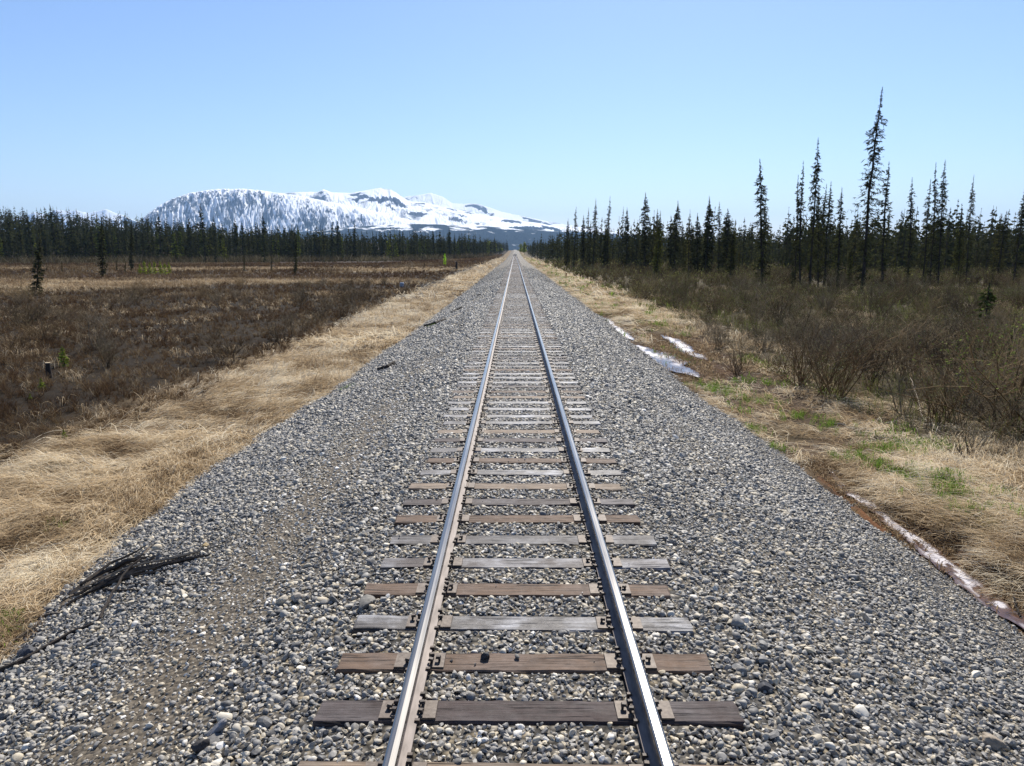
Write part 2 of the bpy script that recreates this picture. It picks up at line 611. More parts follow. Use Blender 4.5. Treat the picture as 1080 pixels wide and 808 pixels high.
def zone_rgb(x, y):
    """soil colour of the place itself: straw, heath, field bands, wet peat"""
    n = fbm(x * 0.12 + 3, y * 0.05, 4)
    n2 = fbm(x * 0.5 + 30, y * 0.5, 4)
    straw = np.array([0.155, 0.112, 0.066])
    heath = np.array([0.021, 0.015, 0.009])
    tanf = np.array([0.175, 0.138, 0.088])
    red = np.array([0.050, 0.033, 0.022])
    peat = np.array([0.055, 0.034, 0.022])
    brush = np.array([0.085, 0.068, 0.04])
    olive = np.array([0.15, 0.135, 0.05])
    rust = np.array([0.17, 0.078, 0.036])
    c = np.broadcast_to(straw, x.shape + (3,)).copy()

    def lay(col, w):
        nonlocal c
        w = np.clip(w, 0, 1)[..., None]
        c = c * (1 - w) + col * w
    wob = (n - 0.5) * 2.4
    L = sm(9.3, 10.6, -x + 1.6 * (n2 - 0.5) + wob)
    lay(heath, L)
    yw = y + (n - 0.5) * 26 + (fbm(x * 0.02, y * 0.02) - 0.5) * 20
    far = L * sm(14, 19, -x)
    lay(tanf, far * sm(70, 79, yw) * (1 - sm(98, 108, yw)) * sm(0.36, 0.5, fbm(x * 0.05, y * 0.05, 3)))
    lay(red, far * sm(98, 106, yw) * (1 - sm(128, 138, yw)))
    lay(tanf, far * sm(132, 146, yw) * (1 - sm(165, 198, yw)) * sm(0.38, 0.52, fbm(x * 0.04 + 8, y * 0.04, 3)))
    lay(red * 0.8, far * sm(175, 215, yw))
    R = sm(8.6, 10.2, x + 1.6 * (n2 - 0.5) + wob + 0.8 * wetband(y))
    lay(brush, R)
    rg = (x > 5) * (1 - R)
    lay(olive, rg * sm(0.42, 0.6, n2) * 0.7)
    lay(peat, rg * wetband(y) * (0.45 + 0.6 * n))
    lay(peat, sm(0.02, 0.5, channel(x, y, 2.2)) * 0.95)
    lay(rust, sm(0.05, 0.4, channel(x, y, 1.6)) * sm(0.38, 0.55, fbm(x * 2.1, y * 1.1, 3)) * np.where(y < 17, 1.3 * sm(6.1, 5.75, x), 0.2))
    return c


def axis(a, b, step, out, g=1.09):
    """fine between a and b, growing steps out to +-out"""
    v = list(np.arange(a, b + 1e-6, step))
    s = step
    while v[-1] < out:
        s *= g
        v.append(v[-1] + s)
    return v


xs_r = axis(0, 15, 0.15, 14000)
xs = np.array([-q for q in xs_r[:0:-1]] + xs_r)
ys = np.array([-400, -200, -100, -50, -20, -8, 0] + axis(3, 44, 0.16, 16000, 1.045))
X, Y = np.meshgrid(xs, ys)
Zg = ground_z(X, Y)


def sheet(name, X, Y, Z, mat, zone=None, smooth=True):
    ny, nx = X.shape
    mb = MB()
    i = (np.arange(ny - 1)[:, None] * nx + np.arange(nx - 1)[None, :]).ravel()
    mb.add(np.stack([X, Y, Z], -1).reshape(-1, 3), np.stack([i, i + 1, i + nx + 1, i + nx], 1))
    me = mb.mesh(name, mat, smooth)
    if zone is not None:
        at_ = me.attributes.new('zone', 'FLOAT_COLOR', 'POINT')
        at_.data.foreach_set('color', np.concatenate([zone.reshape(-1, 3), np.ones((zone.size // 3, 1))], 1).astype(np.float32).ravel())
    return link(name, me)


kind(sheet('ground', X, Y, Zg, M['soil'], zone_rgb(X, Y)), 'structure')

bx = np.concatenate([np.linspace(-7.4, -1.6, 50), np.linspace(-1.4, 1.4, 15), np.linspace(1.6, 7.0, 48)])
by = np.array([-60, -20, -5, 0] + axis(2.5, 45, 0.2, 1900, 1.03))
BX, BY = np.meshgrid(bx, by)
BZ = bed_z(BX, BY)
def trodden(x, y):
    return np.clip(np.exp(-((x + 2.75) / 0.55) ** 2) * sm(0.22, 0.5, fbm(x * 0.6, y * 0.25)) + 0.5 * np.exp(-((x - 2.9) / .5) ** 2) * sm(0.45, 0.65, fbm(x * 0.6 + 9, y * 0.25)), 0, 1)


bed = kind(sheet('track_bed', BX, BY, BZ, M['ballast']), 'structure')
at_ = bed.data.attributes.new('worn', 'FLOAT', 'POINT')
at_.data.foreach_set('value', trodden(BX, BY).astype(np.float32).ravel())

# water in the ditch
for ci, (yy, xx, hw) in enumerate(CHW):
    yf = np.linspace(yy[0], yy[-1], 260)
    e = np.clip((yf - yy[0]) / (0.16 * (yy[-1] - yy[0])), 0, 1) * np.clip((yy[-1] - yf) / (0.16 * (yy[-1] - yy[0])), 0, 1)
    f1 = (2.2 if ci == 0 else 0.9)
    Lw = np.interp(yf, yy, hw) * np.sqrt(e) * (0.02 + 1.45 * fbm(yf * f1 + ci * 9, yf * 0 + 1, 4))
    Rw = np.interp(yf, yy, hw) * np.sqrt(e) * (0.02 + 1.45 * fbm(yf * f1 + ci * 9 + 40, yf * 0 + 1, 4))
    xc = np.interp(yf, yy, xx)
    k = np.linspace(-1, 1, 17)
    Wx = xc[:, None] + np.where(k[None, :] < 0, Lw[:, None], Rw[:, None]) * k[None, :]
    Wy = np.broadcast_to(yf[:, None], Wx.shape)
    i = (np.arange(len(yf) - 1)[:, None] * 17 + np.arange(16)[None, :]).ravel()
    mb = MB()
    patch = sm(0.47, 0.57, fbm(Wx * 9, Wy * 3.2, 4)) if ci == 0 else 0.75 * sm(0.30, 0.62, fbm(Wx * 1.7, Wy * 0.6, 4))
    pale_part = (1 - 0.95 * sm(0.45, 0.95, np.abs(k)))[None, :] * patch
    mb.add(np.stack([Wx, Wy, np.full(Wx.shape, WZ)], -1).reshape(-1, 3), np.stack([i, i + 1, i + 18, i + 17], 1), np.clip(pale_part, 0, 1).ravel())
    kind(mb.build('ditch_water', M['water'], smooth=True), 'structure')

# ------------------------------------------------------------------ mountains
a = Mat('mountain')
p = a.pos()
g = a.node('NewGeometry')
sp = a.node('SeparateXYZ')
a.link(g.outputs['Normal'], sp.inputs[0])
pz = a.node('SeparateXYZ')
a.link(p, pz.inputs[0])
sn = a.attr('snow').outputs['Fac']
n1 = a.noise(a.pos((0.0035, 0.0012, 0.006)), 1.0, 9, 0.62)
n2 = a.noise(a.pos((0.012, 0.006, 0.03)), 1.0, 7, 0.65)
h = a.math('ADD', a.math('MULTIPLY', n1, 0.7), a.math('MULTIPLY', n2, 0.6))
s = a.math('ADD', sn, a.math('SUBTRACT', h, 0.65))
snow = a.ramp(s, [(0.37, (0, 0, 0)), (0.63, (1, 1, 1))])
rock = a.ramp(n2, [(0.3, (0.028, 0.034, 0.048)), (0.7, (0.080, 0.086, 0.105))])
wood = a.math('SUBTRACT', 1.0, a.ramp(a.math('ADD', a.math('DIVIDE', pz.outputs[2], 700), a.math('MULTIPLY', n1, 0.16)), [(0.50, (0, 0, 0)), (0.62, (1, 1, 1))]))
rock = a.mix(wood, rock, (0.016, 0.022, 0.024))
a.principled(a.mix(snow, rock, (0.86, 0.88, 0.91)), 0.9, spec=0.0)
M['mountain'] = a.m


def skyline(u, v):
    return np.array(u, float), (265.5 - np.array(v, float)) / 773.0


U = np.concatenate([np.linspace(-60, 140, 120), np.linspace(140.6, 640, 900), np.linspace(642, 900, 120)])
DD = np.linspace(5200, 15500, 300)
UU, DG = np.meshgrid(U, DD)
# (ridge distance, front width, back width, exponent, gully strength, snow, skyline)
RID = [
    (8600, 1500, 1600, 0.80, 0.30, [(-60, 300), (120, 262), (140, 240), (160, 225), (172, 217), (185, 210.5), (205, 203.5), (230, 200), (255, 198.5), (280, 200.5), (300, 204), (330, 210), (370, 217), (410, 226), (450, 236), (520, 262), (900, 300)]),
    (10400, 3600, 1800, 1.05, 0.16, [(-60, 300), (200, 240), (260, 212), (290, 204), (320, 203.5), (338, 203), (344, 200), (352, 203), (372, 203.5), (388, 201), (403, 198), (414, 200), (424, 206), (433, 212), (450, 214), (480, 220), (520, 228), (560, 235), (600, 241), (640, 246), (700, 256), (800, 268), (900, 300)]),
    (12400, 2600, 1600, 1.0, 0.16, [(-60, 300), (300, 240), (380, 215), (420, 209), (440, 207), (455, 204.5), (468, 208), (478, 215), (488, 215.5), (500, 215), (512, 218), (530, 224), (552, 228), (575, 233), (600, 237), (640, 243), (690, 250), (760, 260), (900, 275)]),
    (6900, 1500, 1500, 1.0, 0.10, [(-60, 300), (150, 280), (250, 250), (330, 243), (400, 237), (450, 236), (500, 238), (540, 240), (580, 243), (620, 247), (700, 255), (900, 285)]),
    (14600, 1500, 900, 1.0, 0.2, [(-60, 244), (20, 230), (40, 223), (52, 226), (62, 220.5), (75, 222), (84, 221), (95, 224), (115, 220.5), (124, 224), (150, 234), (200, 242), (900, 300)]),
]
H = np.full(UU.shape, -30.0)
SN = np.zeros(UU.shape)
for rid, (Dr, wf, wb_, ex, gul, sk) in enumerate(RID):
    su, sv = zip(*sk)
    ang = (265.5 - np.interp(U, su, sv)) / 773.0
    ang = ang + 0.0016 * (fbm(U * 0.06 + rid * 7, U * 0 + rid, 4) - 0.5)
    top = np.maximum(ang, -0.01)[None, :] * Dr
    d = Dr + 500 * (fbm(UU * 0.012 + rid * 31, UU * 0 + 2.0, 3) - 0.5)
    t = np.where(DG < d, (d - DG) / wf, (DG - d) / wb_)
    tt = np.clip(t, 0, 1)
    wrp = 1.3 * fbm(UU * 0.05 + rid, DG * 0.0016, 3)
    ga = fbm(UU * 0.17 + tt * 2.6 + wrp + rid * 11, tt * 1.7 + rid * 5, 4)
    gb = fbm(UU * 0.15 - tt * 3.0 + wrp + rid * 23, tt * 1.9 + rid * 3, 4)
    gn2 = np.maximum(1 - np.abs(2 * ga - 1) * 2.2, 1 - np.abs(2 * gb - 1) * 2.2)
    prof = np.clip(1 - tt ** (1.0 / ex if ex < 1 else ex), 0, 1)
    bite = gul * np.sin(tt * math.pi) * (gn2 - 0.6) * 0.7
    h = top * np.clip(prof + bite * prof ** 0.4, 0, None)
    h = h + 40 * (fbm(UU * 0.08 + 3, DG * 0.004 + rid, 5) - 0.5) * np.clip(t * 2.5, 0, 1)
    m = h > H
    H = np.where(m, h, H)
    if rid == 0:
        fine = fbm(UU * 0.55 + tt * 4, tt * 16, 3)
        w2 = 0.9 * fbm(UU * 0.09 + 3, tt * 2.2, 3)
        la = 1 - np.abs(2 * fbm(UU * 0.30 + tt * 13.0 + 1.6 * w2, tt * 5.0 + 3, 4) - 1)
        lb = 1 - np.abs(2 * fbm(UU * 0.26 - tt * 12.0 + 1.6 * w2 + 40, tt * 5.5 + 9, 4) - 1)
        lc = 1 - np.abs(2 * fbm(UU * 0.62 + tt * 2.2 + 2 * w2 + 80, tt * 5.5, 3) - 1)
        line = np.maximum(np.maximum(sm(.80, .95, la), sm(.82, .96, lb)), 0.8 * sm(.84, .96, lc))
        s = 0.29 + 0.36 * line + 0.34 * (fine - 0.5) + 0.16 * sm(.72, .95, tt) + 0.24 * sm(285, 350, UU) * sm(.5, .2, tt) + 0.12 * sm(300, 380, UU)
        s = s + 0.34 * (fbm(UU * 0.045 + 60, tt * 2.2, 3) - 0.5)
        s = np.where(t < 0.03 + 0.05 * vnoise(UU * .2, UU * 0), 0.95, s)
        low_line = (90, 190)
    elif rid == 3:
        s = 0.50 + 0.8 * (fbm(UU * 0.075, DG * 0.012, 4) - 0.5) * 2
        low_line = (120, 270)
    else:
        s = 0.70 + 0.7 * (fbm(UU * 0.075 + rid * 3, DG * 0.0045, 5) - 0.5)
        s = s - 0.6 * sm(0.55, 0.64, fbm(UU * 0.05 + rid * 9 + 40, DG * 0.0022, 4)) * sm(0.02, 0.06, t) * (1 - sm(0.25, 0.5, t))
        low_line = (200, 300)
    s = s - 0.55 * (1 - sm(*low_line, h * (1 + 0.6 * (fbm(UU * 0.04, DG * 0.003, 4) - 0.5))))
    SN = np.where(m, s, SN)
t_ = math.tan(PITCH)
Zc = (DG * _cp + CAM[2] * _sp)
MX = CAM[0] + (UU - 543.0) / 748.0 * Zc
mo = sheet('snowy_mountains', MX, DG, H, M['mountain'])
at_ = mo.data.attributes.new('snow', 'FLOAT', 'POINT')
at_.data.foreach_set('value', SN.astype(np.float32).ravel())
kind(mo, 'structure')

# ------------------------------------------------------------------ air
HAZE_DENSITY = 4.6e-5
mb = MB()
mb.box((0, 8500, 495), (40000, 22000, 1010))
hz = mb.mesh('haze', [])
a = Mat('haze')
vol = a.node('VolumePrincipled')
vol.inputs['Color'].default_value = (0.40, 0.64, 1.0, 1)
vol.inputs['Density'].default_value = HAZE_DENSITY
vol.inputs['Anisotropy'].default_value = 0.1
a.link(vol.outputs[0], a.out.inputs['Volume'])
hz.materials.append(a.m)
kind(link('haze', hz), 'stuff')
#SETEND


# ================================================================== TRACK: ties, tie plates, spikes, rails
SPACING, TIE_L, TIE_W, TIE_H = 0.557, 2.68, 0.232, 0.18
TIE_Y0 = float(at(556, 751, 0.0)[1]) - SPACING      # the tie whose top shows at row 805
RAILX = 0.7535
BROWN, DARK, GREY, TAN, PALE = (.105, .066, .042), (.044, .030, .028), (.064, .057, .056), (.18, .135, .095), (.12, .115, .117)
near_cols = [(TAN, .1, 'tan dry split'), (DARK, .12, 'dark purplish'), (BROWN, .1, 'plain brown'), (GREY, 1.0, 'grey glare-whitened'), (BROWN, .1, 'warm brown'),
             (DARK, .8, 'dark pale-streaked'), (GREY, .6, 'dull grey'), (BROWN, .05, 'reddish brown'), (DARK, .3, 'dark grey'), (TAN, .1, 'light tan'),
             (GREY, 1.0, 'whitened grey'), (BROWN, .1, 'brown'), (GREY, 1.0, 'grey white-faced'), (DARK, .2, 'dark brown'), (TAN, .1, 'tan'), (GREY, .9, 'pale grey')]


def tie_mesh(seed):
    r = np.random.default_rng(seed)
    mb = MB()
    n = 22
    xs_ = np.linspace(-TIE_L / 2, TIE_L / 2, n)
    ring = []
    prof = [(-TIE_W / 2, -TIE_H), (-TIE_W / 2, -0.012), (-TIE_W / 2 + 0.012, 0), (-0.03, 0.001), (0.035, 0), (TIE_W / 2 - 0.012, 0), (TIE_W / 2, -0.012), (TIE_W / 2, -TIE_H)]
    for xq in xs_:
        dy, dz = r.normal(0, 0.0022, 8), r.normal(0, 0.0020, 8)
        ring.append([(xq, py + dy[i], pz_ + dz[i]) for i, (py, pz_) in enumerate(prof)])
    V = np.array(ring)
    V[0, :, 0] += r.normal(0, 0.008, 8)
    V[-1, :, 0] += r.normal(0, 0.008, 8)
    i = (np.arange(n - 1)[:, None] * 8 + np.arange(8)[None, :])
    j = (np.arange(n - 1)[:, None] * 8 + (np.arange(8) + 1)[None, :] % 8)
    mb.add(V.reshape(-1, 3), np.stack([i, j, j + 8, i + 8], -1).reshape(-1, 4)[:, ::-1], 0.5)
    for e in (0, n - 1):
        c = V[e]
        mb.add(c, [list(range(8))] if e == 0 else [list(range(7, -1, -1))])
    return mb.mesh('tie', M['tie'])


def plate_mesh():
    mb = MB()
    mb.box((0, 0, 0.006), (0.36, 0.185, 0.012), taper=0.985)
    for s in (-1, 1):
        mb.box((s * 0.087, 0, 0.0155), (0.022, 0.185, 0.010), taper=0.9)
    return mb.mesh('tie_plate', M['plate'])


def spike_mesh():
    mb = MB()
    mb.box((0, 0, 0.006), (0.016, 0.016, 0.024))
    mb.box((-0.007, 0, 0.025), (0.038, 0.034, 0.016), taper=0.72)
    return mb.mesh('spike', M['iron'])


ties_v = [tie_mesh(s) for s in range(7)]
plate_v, spike_v = plate_mesh(), spike_mesh()
ORD = ['first', 'second', 'third', 'fourth', 'fifth', 'sixth', 'seventh', 'eighth', 'ninth', 'tenth', 'eleventh', 'twelfth', 'thirteenth',
       'fourteenth', 'fifteenth', 'sixteenth', 'seventeenth', 'eighteenth', 'nineteenth', 'twentieth', 'twenty-first', 'twenty-second', 'twenty-third', 'twenty-fourth']
N_TIES = 300
tie_spots = []
for i in range(N_TIES):
    y = TIE_Y0 + i * SPACING + random.gauss(0, 0.012)
    L = random.gauss(0, 0.025)
    tie_spots.append((L, y))
    t = link('railway_tie', ties_v[i % 7], None, (L, y, rise(y) + random.gauss(0, 0.003)), (random.gauss(0, 0.006), 0, random.gauss(0, 0.008) + (math.pi if i % 2 else 0)), (random.uniform(.985, 1.015), random.uniform(.95, 1.05), 1))
    if i < len(near_cols):
        c, fr, word = near_cols[i]
    else:
        c, fr, word = random.choice([(BROWN, .1, 'brown'), (DARK, .3, 'dark'), (GREY, .9, 'grey'), (GREY, .5, 'grey'), (TAN, .1, 'tan'), (PALE, .9, 'pale grey'), (BROWN, .3, 'brown')])
    k = random.uniform(.88, 1.12)
    t.color = (c[0] * k, c[1] * k, c[2] * k, fr)
    if i < len(ORD):
        tag(t, f'{word} wooden railway tie, {ORD[i]} up from the bottom edge of the picture', 'railway tie', 'ties under the rails')
    else:
        tag(t, 'small distant railway tie beyond the first two dozen, blending into the ballast', 'railway tie', 'ties under the rails')
    if i < 70:
        for s in (-1, 1):
            pl = link('tie_plate', plate_v, t)
            sc_ = t.scale
            flip = -1 if i % 2 else 1
            pl.location = (flip * (s * RAILX - L) / sc_[0], 0, 0.0005)
            if i < 22:
                for (dx, dy, rz) in ((0.089, -0.045, 0), (0.089, 0.040, 0), (-0.089, 0.05, math.pi), (-0.089, -0.035, math.pi), (0.135, -0.01, 0)):
                    if random.random() < 0.9:
                        link('spike', spike_v, pl, (dx + random.gauss(0, .002), dy + random.gauss(0, .006), 0.012 + random.uniform(-.004, .012)), (0, random.gauss(0, .08), rz + random.gauss(0, .2)))

mb = MB()
y = TIE_Y0 + N_TIES * SPACING
while y < 620:
    mb.box((random.gauss(0, .02), y, rise(y) - 0.09), (TIE_L, TIE_W, 0.18), tint=random.random())
    y += SPACING
ft = mb.build('far_ties', M['tie'])
ft.color = (.13, .105, .09, .4)
tag(kind(ft, 'stuff'), 'far ties running together into a grey brown band towards the vanishing point', 'railway ties')

# rails: foot + web (rusty), running head (polished), anchors
RB = 0.012
HEAD = [(-0.0365, 0.140), (-0.0365, 0.160), (-0.033, 0.168), (-0.022, 0.1725), (0, 0.174), (0.022, 0.1725), (0.033, 0.168), (0.0365, 0.160), (0.0365, 0.140), (0.009, 0.131), (-0.009, 0.131)]
BODY = [(-0.0095, 0.132), (-0.009, 0.045), (-0.018, 0.027), (-0.072, 0.012), (-0.0725, 0.0), (0.0725, 0.0), (0.072, 0.012), (0.018, 0.027), (0.009, 0.045), (0.0095, 0.132)]
ry = np.array([-6.0, 0] + axis(2.0, 60, 1.5, 1700, 1.06))
anchor_mb = MB()
anchor_mb.box((0.072, 0, 0.010), (0.036, 0.026, 0.034), taper=0.85)
anchor_mb.box((-0.075, 0, 0.006), (0.022, 0.026, 0.026), taper=0.85)
anchor_mb.box((0, 0, -0.012), (0.15, 0.022, 0.012))
anchor_v = anchor_mb.mesh('rail_anchor', M['iron'])


def sweep(prof, cx):
    n, m = len(ry), len(prof)
    wob = 0.004 * (fbm(ry * 0.08 + cx, ry * 0, 3) - 0.5)
    V = np.array([[(cx + w + px, yy, rise(yy) + RB + pz_) for px, pz_ in prof] for yy, w in zip(ry, wob)]).reshape(-1, 3)
    i = (np.arange(n - 1)[:, None] * m + np.arange(m)[None, :])
    j = (np.arange(n - 1)[:, None] * m + (np.arange(m) + 1)[None, :] % m)
    mb = MB()
    mb.add(V, np.stack([i, i + m, j + m, j], -1).reshape(-1, 4)[:, ::-1])
    return mb


for s, lab in ((-1, 'steel rail whose bright head shows its sunlit rusty foot towards the track centre'),
               (1, 'steel rail whose inner side is a black band of shade below the bright head')):
    r = sweep(BODY, s * RAILX).build('rail', M['rail'])
    tag(r, lab, 'rail', 'rails of the track')
    hd = sweep(HEAD, s * RAILX).build('running_head', M['steel'], r)
    for i in range(46):
        L, y = tie_spots[i]
        for e in (-1, 1):
            if random.random() < 0.94:
                link('rail_anchor', anchor_v, r, (s * RAILX, y + e * (TIE_W / 2 + 0.02), RB), (0, 0, 0 if s < 0 else math.pi))

# ================================================================== BALLAST STONES
def ico(sub):
    ph = (1 + 5 ** .5) / 2
    v = [(-1, ph, 0), (1, ph, 0), (-1, -ph, 0), (1, -ph, 0), (0, -1, ph), (0, 1, ph), (0, -1, -ph), (0, 1, -ph), (ph, 0, -1), (ph, 0, 1), (-ph, 0, -1), (-ph, 0, 1)]
    v = [np.array(q) / np.linalg.norm(q) for q in v]
    f = [(0, 11, 5), (0, 5, 1), (0, 1, 7), (0, 7, 10), (0, 10, 11), (1, 5, 9), (5, 11, 4), (11, 10, 2), (10, 7, 6), (7, 1, 8), (3, 9, 4), (3, 4, 2), (3, 2, 6), (3, 6, 8), (3, 8, 9), (4, 9, 5), (2, 4, 11), (6, 2, 10), (8, 6, 7), (9, 8, 1)]
    for _ in range(sub):
        c, nf = {}, []

        def mid(a_, b_):
            k = (min(a_, b_), max(a_, b_))
            if k not in c:
                q = v[a_] + v[b_]
                v.append(q / np.linalg.norm(q))
                c[k] = len(v) - 1
            return c[k]
        for a_, b_, d_ in f:
            ab, bd, da = mid(a_, b_), mid(b_, d_), mid(d_, a_)
            nf += [(a_, ab, da), (b_, bd, ab), (d_, da, bd), (ab, bd, da)]
        f = nf
    return np.array(v), np.array(f)


def stone_shape(sub, r, cuts=5):
    v, f = ico(sub)
    v = v * np.array([r.uniform(.8, 1.35), r.uniform(.75, 1.05), r.uniform(.45, .8)])
    for _ in range(cuts):
        n = r.normal(size=3)
        n /= np.linalg.norm(n)
        d = v @ n
        lim = r.uniform(.42, .75) * d.max()
        v = v - np.clip(d - lim, 0, None)[:, None] * n * 0.9
    v = v + r.normal(0, .02, v.shape)
    return v, f


def rot_mats(n, r, tilt=0.5):
    az, tx, ty = r.uniform(0, 2 * math.pi, n), r.normal(0, tilt, n), r.normal(0, tilt, n)
    c, s = np.cos(az), np.sin(az)
    o, z = np.ones(n), np.zeros(n)
    Rz = np.stack([np.stack([c, -s, z], 1), np.stack([s, c, z], 1), np.stack([z, z, o], 1)], 1)
    c, s = np.cos(tx), np.sin(tx)
    Rx = np.stack([np.stack([o, z, z], 1), np.stack([z, c, -s], 1), np.stack([z, s, c], 1)], 1)
    c, s = np.cos(ty), np.sin(ty)
    Ry = np.stack([np.stack([c, z, s], 1), np.stack([z, o, z], 1), np.stack([-s, z, c], 1)], 1)
    return Rz @ Rx @ Ry


def place(mb, shapes, P, R, S, T):
    which = RNG.integers(0, len(shapes), len(P))
    for k, (v, f) in enumerate(shapes):
        m = which == k
        if not m.any():
            continue
        V = np.einsum('nij,vj->nvi', R[m], v) * S[m][:, None, None] + P[m][:, None, :]
        n = m.sum()
        F = f[None] + (np.arange(n) * len(v))[:, None, None]
        mb.add(V.reshape(-1, 3), F.reshape(-1, 3), T[m].repeat(len(v)))


TY = np.array([t[1] for t in tie_spots])


def scatter_stones(y0, y1, step, rad, sub, layers=1):
    gx = np.arange(-7.2, 6.6, step)
    gy = np.arange(y0, y1, step)
    A, B = np.meshgrid(gx, gy)
    A = (A + RNG.uniform(-.5, .5, A.shape) * step * 1.1).ravel()
    B = (B + RNG.uniform(-.5, .5, B.shape) * step * 1.1).ravel()
    Zb = bed_z(A, B)
    ok = inview(A, B, Zb, 200 if y0 < 15 else 90) & (Zb > ground_z(A, B) - 0.03)
    A, B, Zb = A[ok], B[ok], Zb[ok]
    near_tie = np.abs(B[:, None] - TY[None, np.searchsorted(TY, y0) - 1 if np.searchsorted(TY, y0) else 0:np.searchsorted(TY, y1) + 1]).min(1)
    intie = (near_tie < TIE_W / 2 + 0.004) & (np.abs(A) < TIE_L / 2 + 0.005)
    onrail = np.abs(np.abs(A) - RAILX) < 0.085
    keep = ~intie & ~onrail
    if y0 >= 80:
        keep &= (RNG.random(len(A)) > sm(95, 170, B)) & (np.abs(A) > 1.45)
    A, B, Zb, near_tie = A[keep], B[keep], Zb[keep], near_tie[keep]
    n = len(A)
    S = rad * np.exp(RNG.normal(0, .33, n))
    fine = trodden(A, B)
    kp = RNG.random(n) > 0.38 * fine
    A, B, Zb, fine = A[kp], B[kp], Zb[kp], fine[kp]
    n = len(A)
    S = S[kp]
    edge = sm(4.0, 5.0, A) * 0.9
    S = S * (1 - 0.36 * np.clip(fine + edge, 0, 1))
    big = RNG.random(n) < 0.012
    S[big] *= RNG.uniform(1.3, 1.9, big.sum())
    S = np.minimum(S, np.where((np.abs(A) < 1.4), 0.036, 0.075))
    T = np.clip(RNG.beta(1.5, 1.75, n) + 0.22 * fine * (RNG.random(n) < .8) - 0.05 * sm(2, 4, np.abs(A)) + 0.06 * (np.abs(A) < 1.3), 0, 1)
    Zc_ = Zb + S * 0.15 + RNG.uniform(-.012, .008, n)
    P = np.stack([A, B, Zc_], 1)
    return P, rot_mats(n, RNG, .45), S, T


near_sh = [stone_shape(1, RNG) for _ in range(14)]
far_sh = [stone_shape(0, RNG, 3) for _ in range(10)]
flat_sh = [stone_shape(1, RNG, 14) for _ in range(18)]
mb1, mb2, mb3 = MB(), MB(), MB()
for args, sh, tgt in (((3.0, 8.8, 0.080, 0.026, 1), near_sh, mb1), ((3.0, 8.8, 0.036, 0.0255, 1), flat_sh, mb3), ((8.8, 15, 0.040, 0.027, 0), far_sh, mb2), ((15, 27, 0.055, 0.034, 0), far_sh, mb2), ((27, 48, 0.085, 0.05, 0), far_sh, mb2), ((48, 80, 0.15, 0.072, 0), far_sh, mb2), ((80, 170, 0.34, 0.13, 0), far_sh, mb2)):
    place(tgt, sh, *scatter_stones(*args))
# a few stones kicked up onto the ties
for L_, y_ in tie_spots[:44]:
    m_ = int(RNG.integers(0, 7))
    if m_:
        P = np.stack([L_ + RNG.uniform(-1.3, 1.3, m_), y_ + RNG.uniform(-.1, .1, m_), np.full(m_, .004)], 1)
        P = P[np.abs(np.abs(P[:, 0]) - RAILX) > .2]
        S = .012 * np.exp(RNG.normal(0, .4, len(P)))
        P[:, 2] += S * .45
        if len(P):
            place(mb3, flat_sh, P, rot_mats(len(P), RNG, .3), S, RNG.beta(1.5, 1.75, len(P)))
tag(kind(mb1.build('ballast_gravel', M['stone'], smooth=True), 'stuff'), 'rounded grey and tan pebbles mixed into the crushed stone heaped around the near ties', 'gravel')
tag(kind(mb3.build('ballast_gravel', M['stone']), 'stuff'), 'angular grey and tan crushed stone heaped around the near ties', 'gravel')
tag(kind(mb2.build('ballast_gravel', M['stone']), 'stuff'), 'grey crushed stone along the track farther from the camera', 'gravel')
#TRACKEND


LXY = ([-420, -183, -97, -72, -43, -24, -15, -11], [232, 245, 292, 320, 352, 480, 700, 1000])

# ================================================================== GRASS, HEATH
def rand_pts(x0, x1, y0, y1, n, zfun=ground_z, m=130):
    A, B = RNG.uniform(x0, x1, n), RNG.uniform(y0, y1, n)
    Zb = zfun(A, B)
    ok = inview(A, B, Zb, m)
    return A[ok], B[ok], Zb[ok]


def blades(mb, A, B, Zb, head, L, Hh, W, T, mat=0, K=5):
    """blades that rise, arch over and lie down along their heading"""
    n = len(A)
    s = np.linspace(0, 1, K)[None, :]
    up = Hh[:, None] * (np.sin(np.clip(s * 1.25, 0, 1) * math.pi * 0.62) * (1 - 0.45 * s ** 2))
    curve = RNG.normal(0, 0.35, n)[:, None] * s
    hd = head[:, None] + curve
    C = np.stack([A[:, None] + np.cos(hd) * L[:, None] * s, B[:, None] + np.sin(hd) * L[:, None] * s, Zb[:, None] + up], -1)
    wid = W[:, None] * np.array([1.0, 1.0, 0.85, 0.6, 0.15][:K])[None, :]
    S = np.stack([-np.sin(head), np.cos(head), RNG.normal(0, .5, n)], 1)
    S /= np.linalg.norm(S, axis=1, keepdims=True)
    mb.strips(C, wid, S, T, mat)


def flow_left(x, y):
    return math.pi * (0.44 + 1.0 * (fbm(x * 0.35 + 11, y * 0.22, 3) - 0.5)) + math.pi * (vnoise(x * 0.13, y * 0.09) > 0.62)


